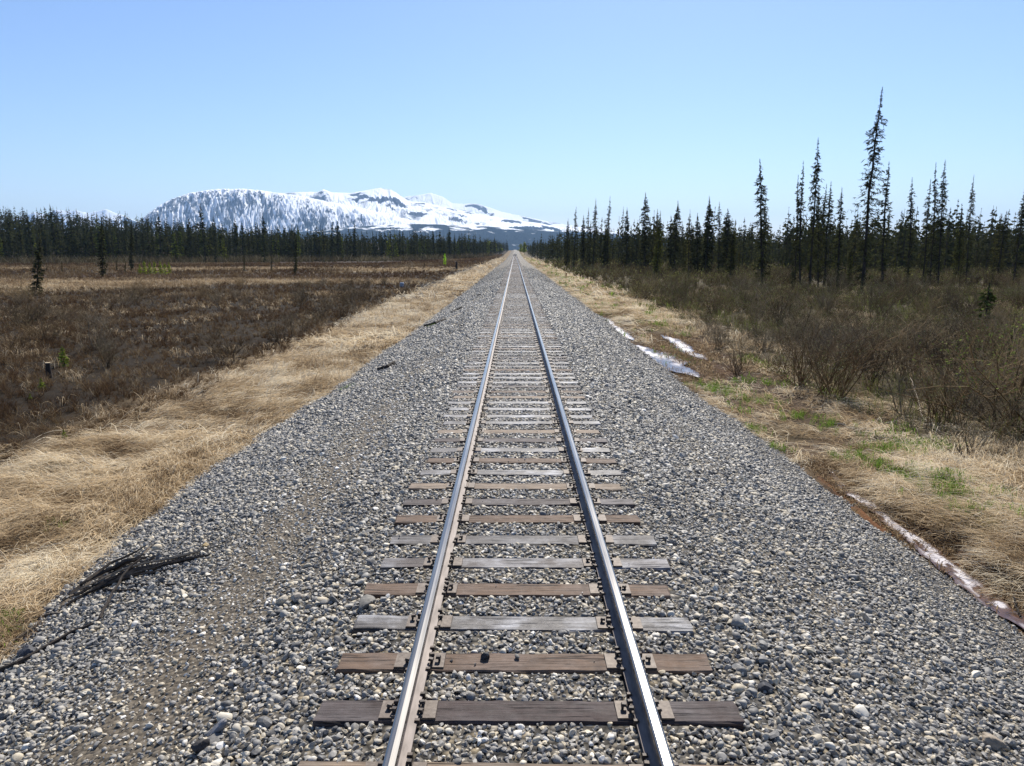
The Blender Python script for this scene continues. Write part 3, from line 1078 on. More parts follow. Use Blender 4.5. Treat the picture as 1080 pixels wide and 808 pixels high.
def grass_patch(mb, A, B, Zb, flow, scale, per, wmul=1.0, lush=None):
    """each point is a tuft of `per` blades"""
    n = len(A)
    tone = fbm(A * 0.8, B * 0.7 + 4, 4)
    ph = flow(A, B)
    a_, b_, z_ = A.repeat(per) + RNG.normal(0, .07 * scale, n * per), B.repeat(per) + RNG.normal(0, .09 * scale, n * per), Zb.repeat(per)
    L = RNG.uniform(.22, .50, n * per) * scale
    Hh = np.abs(RNG.normal(0.055, .035, n * per)) * scale + 0.012 + 0.09 * scale * np.clip(tone.repeat(per) - 0.55, 0, 1)
    dk = sm(.60, .68, fbm(A * 1.7 + 90, B * 1.4, 3))
    T = np.clip(0.74 + 1.6 * (tone.repeat(per) - 0.5) - 0.45 * dk.repeat(per) + RNG.normal(0, .2, n * per), 0, 1)
    W = RNG.uniform(.004, .008, n * per) * wmul
    blades(mb, a_, b_, z_, ph.repeat(per) + RNG.normal(0, 1, n * per) * np.where(RNG.random(n * per) < .3, .95, .33), L, Hh * np.where(RNG.random(n * per) < .08, 2.6, 1), W, T)


mb = MB()
for y0, y1, dens, per, sc_g, wm in ((4.5, 9, 190, 10, 1.0, 1.1), (9, 15, 110, 10, 1.1, 1.4), (15, 28, 40, 9, 1.3, 2.0), (28, 60, 12, 8, 1.7, 3.6), (60, 160, 1.6, 8, 3.0, 9.0), (160, 420, 0.22, 8, 5.0, 22.0)):
    A, B, Zb = rand_pts(-11.3, -4.8, y0, y1, int(6.5 * (y1 - y0) * dens))
    e = ledge(B)
    lim = 9.6 + 1.5 * (fbm(A * 0.5 + 30, B * 0.5) - 0.5) + 2.0 * (fbm(A * 0.12 + 3, B * 0.05) - 0.5)
    k = (-A > e - 0.25 + 0.5 * (vnoise(B * 1.3, A * 0) - 0.5)) & (-A < lim + RNG.exponential(.5, len(A)))
    k &= RNG.random(len(A)) < sm(0.22, 0.34, fbm(A * 1.3 + 2, B * 1.1, 3))
    grass_patch(mb, A[k], B[k], Zb[k], flow_left, sc_g, per, wm)
for y0, y1, x0, dens in ((66, 112, -110, 1.5), (130, 200, -190, .5)):
    A, B, Zb = rand_pts(x0, -12, y0, y1, int((-12 - x0) * (y1 - y0) * dens))
    yw = B + (fbm(A * 0.12 + 3, B * 0.05, 4) - 0.5) * 26 + (fbm(A * 0.02, B * 0.02) - 0.5) * 20
    w1 = sm(68, 77, yw) * (1 - sm(99, 110, yw)) * sm(0.34, 0.48, fbm(A * 0.05, B * 0.05, 3)) + sm(130, 146, yw) * (1 - sm(165, 200, yw)) * sm(0.37, 0.51, fbm(A * 0.04 + 8, B * 0.04, 3))
    k = RNG.random(len(A)) < w1
    n = k.sum() * 8
    blades(mb, A[k].repeat(8) + RNG.normal(0, .3, n), B[k].repeat(8) + RNG.normal(0, .4, n), Zb[k].repeat(8), RNG.uniform(0, 6.28, n), RNG.uniform(.2, .7, n), RNG.uniform(.10, .42, n), RNG.uniform(.02, .05, n) * y0 / 66,
           np.clip(.30 + .8 * (fbm(A[k] * .2, B[k] * .2, 3).repeat(8) - .5) + RNG.normal(0, .16, n), 0, 1))
tag(kind(mb.build('dry_grass', M['dry_grass']), 'stuff'), 'matted straw coloured grass lying along the left foot of the ballast', 'grass')


def flow_right(x, y):
    return math.pi * (1.06 + 0.9 * (fbm(x * 0.4 + 51, y * 0.3, 3) - 0.5) + 0.12 * sm(7, 8.5, x))


mb, mg = MB(), MB()
for y0, y1, dens, per, sc_g, wm in ((4.5, 9.5, 150, 10, 1.0, 1.0), (9.5, 15, 80, 10, 1.1, 1.3), (15, 28, 30, 9, 1.2, 2.0), (28, 60, 12, 8, 1.7, 3.6), (60, 160, 1.6, 8, 3.0, 9.0), (160, 420, 0.22, 8, 5.0, 22.0)):
    A, B, Zb = rand_pts(5.3, 13.0, y0, y1, int(7.7 * (y1 - y0) * dens))
    ch = channel(A, B)
    lim = 9.6 + 1.6 * (fbm(A * 0.5 + 30, B * 0.5) - 0.5) + 2.4 * (fbm(A * 0.12 + 3, B * 0.05) - 0.5) - 0.8 * wetband(B)
    edge_r = redge(B) + np.where(B < 13.5, 0.55, 0.05)
    k = (A > edge_r + 0.2 * (vnoise(B * 2, A * 0) - 0.5)) & (A < lim + RNG.exponential(1.2, len(A))) & (ch < 0.25)
    k &= RNG.random(len(A)) < (1 - 0.82 * wetband(B) * sm(0.62, 0.45, fbm(A * 0.8, B * 0.4 + 7)))
    k &= RNG.random(len(A)) < sm(0.26, 0.38, fbm(A * 1.3 + 2, B * 1.1, 3))
    grass_patch(mb, A[k], B[k], Zb[k], flow_right, sc_g, per, wm)
    gsel = sm(0.55, 0.68, fbm(A * 0.75 + 60, B * 0.55, 4)) * ((A > 5.7) & (A < 9.2)) * (ch < 0.3)
    gsel = gsel * np.where(wetband(B) > 0.3, 0.8, 0.55) + 0.05 * (B > 28) * (A < 7.0) * (A > 5.3)
    k2 = RNG.random(len(A)) < gsel * 1.0
    A, B, Zb = A[k2], B[k2], Zb[k2]
    n, per2 = len(A), 7
    if n:
        a_, b_ = A.repeat(per2) + RNG.normal(0, .05 * sc_g, n * per2), B.repeat(per2) + RNG.normal(0, .06 * sc_g, n * per2)
        blades(mg, a_, b_, Zb.repeat(per2), RNG.uniform(0, 6.28, n * per2), RNG.uniform(.04, .13, n * per2) * sc_g, RNG.uniform(.07, .20, n * per2) * sc_g, RNG.uniform(.004, .008, n * per2) * wm, RNG.random(n * per2))
tag(kind(mb.build('dry_grass', M['dry_grass']), 'stuff'), 'dry combed grass draping over the bank of the rusty ditch', 'grass')
# green tufts: where the photo shows them beside the ditch
for (u, v, r_, n_) in ((905, 478, .22, 26), (925, 490, .18, 16), (985, 512, .22, 30), (1000, 528, .2, 22), (1020, 545, .15, 12), (875, 440, .25, 16), (795, 447, .14, 14), (840, 430, .3, 20), (770, 405, .4, 34), (800, 415, .35, 26),
                       (745, 402, .3, 20), (715, 372, .5, 26), (955, 500, .2, 12), (820, 465, .12, 10)):
    c = at(u, v, -1.0)
    n_ = int(n_ * 1.5)
    A, B = c[0] + RNG.normal(0, r_, n_), c[1] + RNG.normal(0, r_ * 1.2, n_)
    A, B = A.repeat(9) + RNG.normal(0, .03, n_ * 9), B.repeat(9) + RNG.normal(0, .03, n_ * 9)
    blades(mg, A, B, ground_z(A, B), RNG.uniform(0, 6.28, n_ * 9), RNG.uniform(.04, .14, n_ * 9), RNG.uniform(.08, .22, n_ * 9), RNG.uniform(.004, .008, n_ * 9) * 1.2, RNG.random(n_ * 9))
# and the few on the left margin
for (u, v, n_) in ((0, 660, 12), (2, 640, 14), (365, 415, 5), (455, 350, 5), (60, 545, 6)):
    c = at(u, v, -1.0)
    A, B = c[0] + RNG.normal(0, .12, n_ * 8), c[1] + RNG.normal(0, .12, n_ * 8)
    blades(mg, A, B, np.maximum(ground_z(A, B), bed_z(A, B)), RNG.uniform(0, 6.28, n_ * 8), RNG.uniform(.03, .1, n_ * 8), RNG.uniform(.06, .16, n_ * 8), RNG.uniform(.004, .008, n_ * 8), RNG.random(n_ * 8))
tag(kind(mg.build('green_grass', M['green_grass']), 'stuff'), 'fresh green grass tufts sprouting through the straw beside the ditch', 'grass')


def twig_clumps(mb, A, B, Zb, hgt, per, W, tone, spread=0.55, K=4):
    n = len(A) * per
    a_, b_, z_ = A.repeat(per), B.repeat(per), Zb.repeat(per)
    h_ = hgt.repeat(per) * RNG.uniform(.45, 1.1, n)
    ang = RNG.uniform(0, 2 * math.pi, n)
    lean = np.abs(RNG.normal(0, spread, n))
    s = np.linspace(0, 1, K)[None, :]
    bx_, by_ = a_ + RNG.normal(0, .12, n) * h_, b_ + RNG.normal(0, .12, n) * h_
    bend = RNG.normal(0, .16, (n, K, 2)) * s[..., None] * h_[:, None, None]
    C = np.stack([bx_[:, None] + np.cos(ang)[:, None] * lean[:, None] * h_[:, None] * s + bend[..., 0],
                  by_[:, None] + np.sin(ang)[:, None] * lean[:, None] * h_[:, None] * s + bend[..., 1],
                  z_[:, None] - 0.03 + h_[:, None] * s * (1 - 0.12 * s * lean[:, None])], -1)
    S = RNG.normal(0, 1, (n, 3))
    S[:, 2] *= .3
    S /= np.linalg.norm(S, axis=1, keepdims=True)
    wid = np.broadcast_to(W, (len(A),)).repeat(per)[:, None] * np.linspace(1, .4, K)[None, :]
    T = np.clip(tone.repeat(per) + RNG.normal(0, .22, n), 0, 1)
    mb.strips(C, wid, S, T)


mb = MB()
for y0, y1, x0, dens, per, hm, w in ((9, 17, -26, 34, 22, .34, .006), (17, 30, -40, 16, 20, .40, .010), (30, 50, -60, 7, 18, .46, .017), (50, 80, -90, 3.2, 16, .48, .030)):
    A, B, Zb = rand_pts(x0, -8.6, y0, y1, int((-8.6 - x0) * (y1 - y0) * dens))
    lim = 9.9 + 1.6 * (fbm(A * 0.5 + 30, B * 0.5) - 0.5) + 2.4 * (fbm(A * 0.12 + 3, B * 0.05) - 0.5)
    k = (-A > lim) & (RNG.random(len(A)) < 0.35 + 0.9 * fbm(A * .5, B * .35, 3))
    yw = B + (fbm(A * 0.12 + 3, B * 0.05, 4) - 0.5) * 26 + (fbm(A * 0.02, B * 0.02) - 0.5) * 20
    k &= (RNG.random(len(A)) > 0.93 * sm(72, 80, yw) * sm(0.36, 0.5, fbm(A * 0.05, B * 0.05, 3)))
    A, B, Zb = A[k], B[k], Zb[k]
    h_ = hm * (0.20 + 0.95 * fbm(A * .3 + 8, B * .22, 3) ** 1.5 + 0.45 * RNG.random(len(A)) ** 2)
    tone = 0.36 + 0.9 * (fbm(A * .3 + 70, B * .22, 4) - 0.5) + 0.12 * (y0 < 17) + .35 * (RNG.random(len(A)) < .16)
    twig_clumps(mb, A, B, Zb, h_, per, w, tone)
# grassy wisps mixed into the heath
mw = MB()
for y0, y1, x0, dens, w in ((9, 18, -26, 5, .006), (18, 34, -42, 2.2, .011), (34, 70, -80, .8, .024)):
    A, B, Zb = rand_pts(x0, -9.5, y0, y1, int((-9.5 - x0) * (y1 - y0) * dens))
    k = RNG.random(len(A)) < sm(.46, .62, fbm(A * .55 + 33, B * .4, 4))
    n = k.sum() * 9
    blades(mw, A[k].repeat(9) + RNG.normal(0, .1, n), B[k].repeat(9) + RNG.normal(0, .12, n), Zb[k].repeat(9), RNG.uniform(0, 6.28, n), RNG.uniform(.12, .4, n), RNG.uniform(.08, .34, n), RNG.uniform(.8, 1.5, n) * w, np.clip(RNG.normal(.48, .2, n), 0, 1))
tag(kind(mw.build('dry_grass', M['dry_grass']), 'stuff'), 'straw wisps growing in the gaps of the left heath', 'grass')
tag(kind(mb.build('heath', M['heath']), 'stuff'), 'low brown leafless heath covering the open ground left of the grass', 'heath')

mb = MB()
for y0, y1, x0, dens, hm, w in ((80, 130, -140, 1.3, .42, .045), (130, 255, -240, .55, .55, .08)):
    A, B, Zb = rand_pts(x0, -11, y0, y1, int((-11 - x0) * (y1 - y0) * dens))
    yw = B + (fbm(A * 0.12 + 3, B * 0.05, 4) - 0.5) * 26 + (fbm(A * 0.02, B * 0.02) - 0.5) * 20
    k = (RNG.random(len(A)) > 0.9 * np.where(yw < 120, sm(70, 79, yw) * (1 - sm(98, 108, yw)) * sm(0.36, 0.5, fbm(A * 0.05, B * 0.05, 3)), sm(132, 146, yw) * (1 - sm(165, 198, yw)) * sm(0.38, 0.52, fbm(A * 0.04 + 8, B * 0.04, 3))))
    A, B, Zb = A[k], B[k], Zb[k]
    twig_clumps(mb, A, B, Zb, hm * (0.5 + 0.9 * RNG.random(len(A))), 12, w, 0.42 + 0.9 * (fbm(A * .1, B * .05, 3) - .45), 0.7, 3)
A, B, Zb = rand_pts(-48, -11, 225, 720, 5200)
k = (B < np.interp(A, LXY[0], LXY[1]) - 4)
twig_clumps(mb, A[k], B[k], Zb[k], .55 * (0.5 + 0.9 * RNG.random(k.sum())), 12, .13, 0.38 + 0.9 * (fbm(A[k] * .1, B[k] * .03, 3) - .45), 0.7, 3)
tag(kind(mb.build('heath', M['heath']), 'stuff'), 'reddish brown heath in bands across the far left meadow', 'heath')
#GRASSEND


# ================================================================== TREES
def spruce_arrays(h, r, wmax, nb, spray, sp_len, sp_w, base=0.05, power=0.62, ragged=0.35, droop=0.75, bare=0.0, gaps=0.25, twigs=True):
    """trunk centre line, branch lines and needle sprays of one spruce"""
    kz = np.linspace(0, 1, 9)
    bend = np.cumsum(r.normal(0, .011, (9, 2)), 0) * h * 0.35
    tr = np.concatenate([bend, (kz * h)[:, None]], 1)
    trr = 0.0085 * h * (1 - kz) ** 0.8 + 0.012

    def trunk_at(z):
        return np.stack([np.interp(z, tr[:, 2], tr[:, 0]), np.interp(z, tr[:, 2], tr[:, 1]), z], -1)
    q = r.uniform(0, 1, nb)
    q = base + (1 - base) * q ** 0.95
    z = np.clip(q, 0, .995) * h
    az = r.uniform(0, 2 * math.pi, nb)
    prof = wmax * (1 - q) ** power * (0.55 + 0.9 * vnoise(q * 9 + r.uniform(0, 50), az * 0.35 + 3)) * np.minimum(1, 0.45 + q * 2.2)
    Lb = np.maximum(prof * r.uniform(1 - ragged, 1 + ragged, nb), 0.05 * wmax) * np.minimum(1, 0.18 + (1 - q) * 5.5)
    gap = vnoise(q * 14 + r.uniform(0, 90), az * 0.9) < gaps
    Lb = np.where(gap, Lb * .35, Lb)
    s = np.array([0, .35, .7, 1.0])[None, :]
    dr = droop * r.uniform(.5, 1.3, nb)[:, None]
    dz = Lb[:, None] * (0.12 * s - dr * s ** 1.3 + 0.55 * dr * s ** 4)
    P0 = trunk_at(z)
    az2 = az[:, None] + r.normal(0, .25, nb)[:, None] * s
    C = P0[:, None, :] + np.stack([np.cos(az2) * Lb[:, None] * s, np.sin(az2) * Lb[:, None] * s, dz], -1)
    live = r.random(nb) > bare * (1 - q) ** 1.5 * 2
    # sprays
    idx = np.flatnonzero(live).repeat(spray)
    n = len(idx)
    ss = r.uniform(.12, 1.0, n)
    k = np.clip((ss * 3).astype(int), 0, 2)
    f = ss * 3 - k
    Pb = C[idx, k] * (1 - f)[:, None] + C[idx, k + 1] * f[:, None]
    d = np.stack([np.cos(az[idx]), np.sin(az[idx]), np.full(n, -0.55)], 1) + r.normal(0, .55, (n, 3))
    d /= np.linalg.norm(d, axis=1, keepdims=True)
    tipf = np.minimum(1, 0.22 + (1 - q[idx]) * 4.0)
    L = sp_len * r.uniform(.5, 1.2, n) * np.minimum(1, 0.45 + Lb[idx] / wmax) * tipf
    E = Pb + d * L[:, None]
    Cs = np.stack([Pb, (Pb + E) / 2 + r.normal(0, .04, (n, 3)) * L[:, None], E], 1)
    S = np.cross(d, r.normal(0, 1, (n, 3)))
    S /= np.linalg.norm(S, axis=1, keepdims=True) + 1e-9
    W = sp_w * (r.uniform(.6, 1.3, n) * (0.35 + 0.65 * tipf))[:, None] * np.array([.55, 1.0, .2])[None, :]
    T = np.clip(r.beta(2, 2.4, nb)[idx] + r.normal(0, .12, n), 0, 1)
    return tr, trr, C, Lb, live, Cs, W, S, T


def spruce_proto(seed, sides=6, leader=True, **kw):
    r = np.random.default_rng(seed)
    tr, trr, C, Lb, live, Cs, W, S, T = spruce_arrays(r=r, **kw)
    t = MB()
    t.tubes(tr[None], trr[None], sides, 0.5)
    if kw.get('twigs', True):
        sv = np.cross(C[:, 1] - C[:, 0], np.array([0, 0, 1.0]))
        sv /= np.linalg.norm(sv, axis=1, keepdims=True) + 1e-9
        t.strips(C, np.maximum(0.006, 0.022 * Lb)[:, None] * np.array([1, .8, .5, .2])[None, :], sv * .7 + np.array([0, 0, .7]), 0.3)
    c = MB()
    c.strips(Cs, W, S, T)
    return t.mesh('trunk', M['spruce_bark'], True), c.mesh('crown', M['needles'])


H0 = 16.0
vet = [spruce_proto(100 + i, h=H0, wmax=w_, nb=n_, spray=9, sp_len=.42, sp_w=.085, base=.06, power=p_, ragged=.5, droop=.95, bare=b_, gaps=g_)
       for i, (w_, n_, p_, b_, g_) in enumerate(((1.05, 330, .55, .25, .34), (.85, 300, .5, .35, .36), (1.0, 300, .7, .2, .30), (.72, 280, .45, .4, .32), (.9, 330, .6, .3, .38)))]
hero_v = spruce_proto(140, h=H0, wmax=1.15, nb=520, spray=9, sp_len=.34, sp_w=.062, base=.05, power=.52, ragged=.55, droop=1.05, bare=.25, gaps=.36)
dense = [spruce_proto(200 + i, h=H0, wmax=w_, nb=n_, spray=9, sp_len=.55, sp_w=.14, base=.03, power=p_, ragged=.35, droop=.6, bare=.05, gaps=.22)
         for i, (w_, n_, p_) in enumerate(((1.75, 330, .8), (1.45, 320, .72), (1.25, 300, .85), (1.9, 300, .95)))]
low = [spruce_proto(300 + i, sides=4, h=H0, wmax=w_, nb=150, spray=5, sp_len=.8, sp_w=.26, base=.04, power=p_, ragged=.4, droop=.7, bare=b_, gaps=.22)
       for i, (w_, p_, b_) in enumerate(((1.2, .7, .1), (1.0, .6, .25), (1.35, .85, .05), (.8, .55, .3), (1.1, .75, .15), (.9, .9, .1)))]
snag = [spruce_proto(400 + i, sides=5, h=H0, wmax=.8, nb=90, spray=1, sp_len=.3, sp_w=.05, base=.15, power=.4, ragged=.6, droop=.5, bare=1.0, gaps=.3) for i in range(2)]
sap = [spruce_proto(500 + i, sides=5, h=2.0, wmax=.42, nb=120, spray=6, sp_len=.16, sp_w=.05, base=.02, power=.9, ragged=.3, droop=.1, bare=0, gaps=.1) for i in range(2)]
dead_bare = [spruce_proto(600 + i, sides=5, h=6.0, wmax=.7, nb=70, spray=1, sp_len=.15, sp_w=.02, base=.25, power=.7, ragged=.6, droop=-.5, bare=1.0, gaps=.2) for i in range(2)]


def tree(name, proto, hp, x, y, h, wid=1.0, lean=0.0, az=None, col=(1, 1, 1, 1), label='', cat='tree', group=None, zb=None):
    e = link(name, None)
    z0 = float(ground_z(np.array([x]), np.array([y]))[0]) if zb is None else zb
    s = h / hp
    e.location = (x, y, z0 - 0.08)
    e.rotation_euler = (random.gauss(0, .012), lean, 0)
    w_ = wid * s
    a_ = random.uniform(0, 6.28) if az is None else az
    for nm, me in (('trunk', proto[0]), ('crown', proto[1])):
        c = link(nm, me, e, (0, 0, 0), (0, 0, a_), (w_, w_, s))
        c.color = col
    return tag(e, label, cat, group)


def tree_px(name, proto, hp, u, v, D, base_u=None, **kw):
    x = x_at(u if base_u is None else base_u, D, -1.2)
    zt_ = z_at(v, D)
    xt = x_at(u, D, zt_)
    z0 = float(ground_z(np.array([x]), np.array([D]))[0])
    h = zt_ - z0
    lean = math.atan2(xt - x, h) if base_u is not None else random.gauss(0, .015)
    return tree(name, proto, hp, x, D, h, lean=lean, **kw)


GR = 'spruces standing along the right of the track'
GL = 'spruces of the left treeline'
heroes = [
    # u_top, v_top, D, u_base, proto, width, label
    (931.5, 91, 72, 908, hero_v, 1.15, 'tallest shaggy black spruce, leaning right, by far the highest treetop'),
    (938.5, 169, 80, 931, vet[3], 1.1, 'slender spruce close against the right side of the tallest spruce'),
    (804.5, 166, 82, 803, vet[4], 1.25, 'bushy-based spire spruce standing alone left of the four-stem cluster'),
    (860, 144, 79, 853, vet[0], .95, 'tallest spruce of the tight cluster left of the giant, second highest overall'),
    (848.5, 168, 81, 844, vet[3], .8, 'thin spruce just left of the second highest treetop'),
    (842, 183, 83, 838, vet[1], .7, 'leftmost thin spruce in the tight cluster of four'),
    (863.5, 197, 84, 862, vet[4], .7, 'short thin spruce half hidden behind the second highest spruce'),
    (877, 190, 88, 868, vet[2], .95, 'crooked spruce with bulging side growth, between cluster and giant'),
    (887, 197, 90, 882, vet[4], 1.0, 'short ragged spruce immediately left of the giant spruce'),
    (961.5, 186, 95, 956, vet[1], .9, 'solitary narrow spruce in the gap right of the giant'),
    (981.5, 188, 92, 972, vet[3], .8, 'leaning thin spruce, left member of the trio right of the giant'),
    (985.7, 170, 88, 980, vet[1], .8, 'straight middle spruce of the trio right of the giant'),
    (997.4, 167.5, 86, 988, vet[0], .9, 'thickest spruce of the trio, with hooked drooping top'),
    (1027.5, 183.5, 95, 1018, vet[2], .8, 'lone spire spruce between the trio and the frame edge, tip clear of the rest'),
    (1058, 222, 104, 1050, vet[4], 1.1, 'low broad spruce short of the right frame edge'),
    (1079, 194, 86, 1067, vet[0], .9, 'tall spruce cut by the right frame edge'),
    (774, 242, 92, 769, dense[0], .8, 'short dense dark spruce nearest the thicket, left of the bushy-based spire'),
    (768.5, 219, 118, 766, dense[1], 1.1, 'blunt dense spruce, right end of the middle right group'),
    (758.5, 212, 122, 757, vet[1], 1.0, 'wispy thin spruce between two dense ones in the middle right group'),
    (748, 206, 124, 746, dense[1], 1.0, 'tallest dense spruce of the middle right group, with a side limb'),
    (736, 224, 126, 735, dense[2], 1.0, 'medium spruce left of the tallest in the middle right group'),
    (728.5, 233, 128, 728, dense[3], .8, 'low dark spruce at the left end of the middle right group'),
    (713, 211, 138, 711, dense[0], .95, 'conical dense spruce standing apart, midway along the right treeline'),
    (708.5, 226, 142, 707, low[3], 1.0, 'slim spruce tucked behind the conical midway spruce'),
    (681, 202, 150, 680, dense[1], 1.15, 'layered broad spruce, highest between the mountain and the middle group'),
    (690.5, 228, 152, 690, dense[2], .9, 'smaller spruce at the right foot of the layered broad spruce'),
    (661.5, 218, 158, 661, dense[2], 1.0, 'dark full spruce left of the layered broad spruce'),
    (658, 217, 160, 656, vet[3], .7, 'bare-topped thin spruce touching the dark full spruce'),
    (643, 206, 160, 640, vet[1], 1.0, 'tall wispy spruce rising above the mountain end'),
    (638, 242, 158, 637, dense[2], .8, 'short spruce at the foot of the tall wispy one'),
    (627, 209, 162, 625, vet[0], .95, 'tall ragged spruce with tufts, in the group before the mountain end'),
    (621.5, 218, 164, 620, vet[3], .8, 'thin spruce left of the tall ragged one before the mountain'),
    (615.5, 226, 166, 615, dense[1], .75, 'full spruce in the middle of the group before the mountain end'),
    (607, 217, 168, 605, vet[4], .9, 'second spruce of the group before the mountain, counted from the track'),
    (599, 230, 170, 598, dense[2], .75, 'dark columnar spruce nearest the track in the group before the mountain'),
]
for (u, v, D, ub, pr, w_, lab) in heroes:
    tree_px('black_spruce', pr, H0, u, v, D, base_u=ub, wid=w_ * 15 / max(9.0, (z_at(v, D) + 1.2)) if pr is not hero_v else w_ * .85,
            col=(.85, .85, .85, 1), label=lab, cat='spruce', group=GR)

# slim companions in the gaps of the right stand
taken = []
for i in range(75):
    for _ in range(30):
        u = random.uniform(585, 1110)
        D = random.uniform(100, 200) if u > 690 else random.uniform(150, 260)
        x = x_at(u, D, -1.2)
        if x > 13 and all((x - a_) ** 2 + (D - b_) ** 2 > 4 for a_, b_ in taken):
            break
    taken.append((x, D))
    q_ = random.random()
    top = random.gauss(9.0, 2.0) if q_ < .6 else (random.uniform(10.5, 14.0) if q_ < .8 else random.uniform(2.5, 5.5))
    if top < 5.6 and u > 690:
        D = random.uniform(62, 110)
        x = x_at(u, D, -1.2)
    tree('black_spruce', random.choice(vet[1:] + low[1:5] + dense[1:3]), H0, x, D, max(2.5, top), random.uniform(.65, 1.1), random.gauss(0, .02),
         col=random.choice([(.85, .85, .85, 1), (1.1, 1.1, .9, 1), (1.5, 1.5, 1, 1), (1.3, 1.15, .95, 1)]), label='slim dark black spruce filling the right stand behind the named tall ones', cat='spruce', group=GR)

# left treeline: the front rows, one tree each
LINE = [(-420, 232), (-183, 245), (-97, 292), (-72, 320), (-43, 352), (-24, 480), (-15, 700), (-11, 1000)]
LX, LY = np.array([p_[0] for p_ in LINE], float), np.array([p_[1] for p_ in LINE], float)
us = np.concatenate([np.linspace(-30, 300, 92), np.linspace(302, 470, 48), np.linspace(473, 536, 26)])
for u in us:
    u = u + random.uniform(-2, 2)
    # distance where the sight line meets the front of the forest
    Dc = np.linspace(200, 1100, 400)
    xc = x_at(u, Dc, -1.2)
    fr = np.interp(xc, LX, LY)
    D = float(Dc[np.argmax(Dc > fr)]) + abs(random.gauss(0, 9)) + (random.uniform(0, 25) if random.random() < .4 else 0)
    x = x_at(u, D, -1.2)
    tall = random.random()
    h = random.gauss(12.8, 1.7) if tall < .82 else random.uniform(15, 18.5)
    if u > 500:
        h *= .92
    col = (.85, .9, .9, 1) if random.random() < .72 else random.choice([(1.5, 1.7, .9, 1), (2.4, 2.6, 1.0, 1), (1.3, 1.2, 1.0, 1)])
    tree('black_spruce', random.choice(low), H0, x, D, h, random.uniform(.85, 1.35), random.gauss(0, .012), col=col,
         label='narrow black spruce in the front rows of the left treeline', cat='spruce', group=GL)
# a few marked spires of that treeline
for (u, v, D, lab) in ((217, 214, 250, 'tallest spire of the left treeline, crossing the flat-topped mountain'), (202, 226, 255, 'thin spire left of the tallest left treeline spire'),
                       (227, 227, 256, 'thin spire right of the tallest left treeline spire'), (278, 224, 262, 'twin-like spire before the right shoulder of the flat-topped mountain'), (60, 214, 255, 'spindly spire poking above the far left treeline')):
    tree_px('black_spruce', random.choice([low[1], low[3]]), H0, u, v, D, wid=.9, col=(.85, .9, .9, 1), label=lab, cat='spruce', group=GL)

# lone trees of the left meadow
tree_px('black_spruce', dense[2], H0, 41, 250, 67, base_u=36.5, wid=1.5, label='lone scraggly little spruce on the left meadow, leaning, nearest of all', cat='spruce', col=(.7, .7, .8, 1))
tree_px('black_spruce', dense[1], H0, 106, 228, 116, base_u=107, wid=.85, label='lone dark spruce with a skirt of low branches out on the left meadow', cat='spruce', col=(.7, .7, .8, 1))
tree_px('black_spruce', dense[2], H0, 138, 236, 150, base_u=137.5, wid=.8, label='dark spruce stem standing just before the left treeline edge', cat='spruce', col=(.7, .7, .8, 1))
for (u, v, D, bu, lab) in ((257, 266, 150, 257, 'short dark spruce stub on the meadow left of the forked stems'), (286, 267, 150, 286, 'thin dark spruce stub in the middle of the left meadow'),
                           (312, 246, 125, 311, 'tall thin dark spruce alone near the leaning birch'), (64, 274, 140, 64, 'tiny spindly spruce on the tan meadow band, right of the lone leaning one'),
                           (48, 276, 150, 48, 'tiny spruce behind the lone leaning one'), (131, 272, 135, 131, 'little thin spruce right of the skirted lone spruce'), (122, 272, 150, 122, 'little pale thin spruce before the treeline shade')):
    tree_px('black_spruce', dense[2], H0, u, v, D, base_u=bu, wid=.75, label=lab, cat='spruce', col=(.8, .8, .8, 1))
tree_px('dead_tree', dead_bare[0], 6.0, 355, 266, 108, base_u=346.5, wid=.7, label='bare leaning dead tree on the left meadow', cat='dead tree')
tree_px('dead_tree', snag[0], H0, 238, 288, 96, base_u=238, wid=3.0, label='short reddish dead trunk on the tan meadow band', cat='dead tree')
for i, (u, v, D) in enumerate(((147, 277, 128), (152, 273, 130), (158, 275, 128), (163, 274, 131), (169, 274, 129), (174, 276, 127), (178, 275, 132))):
    tree_px('spruce_sapling', sap[i % 2], 2.0, u, v, D, wid=.95, col=(4.5, 5.0, 1.6, 1), label='yellow-green spruce sapling in the bright clump on the left meadow', cat='sapling', group='sapling clump on the left meadow')
tree_px('spruce_sapling', sap[0], 2.0, 469, 266, 215, wid=.8, col=(9, 13, 2.0, 1), label='vivid yellow-green young tree before the left treeline near the track', cat='sapling')
for (u, v, vb, lab) in ((68, 362, 387, 'slim bright green spruce sapling in the brown heath, right of the stump'), (44, 393, 411, 'bushy bright green spruce sapling in the heath below the stump'),
                        (68, 448, 462, 'tiny green sapling at the lower edge of the heath'), (32, 411, 421, 'small pale green sprig beside the bushy sapling')):
    c = at(u, vb, -1.15)
    h = z_at(v, c[1]) + 1.15
    tree('spruce_sapling', sap[u % 2], 2.0, c[0], c[1], max(h, .25), 1.3, col=(2.8, 3.5, 1.2, 1), label=lab, cat='sapling')
c = at(1003, 303, -1.2)
tree_px('spruce_sapling', sap[1], 2.0, 1035, 296, 34, wid=1.3, col=(1.2, 1.4, 1, 1), label='small dark green spruce rising from the right thicket', cat='sapling')


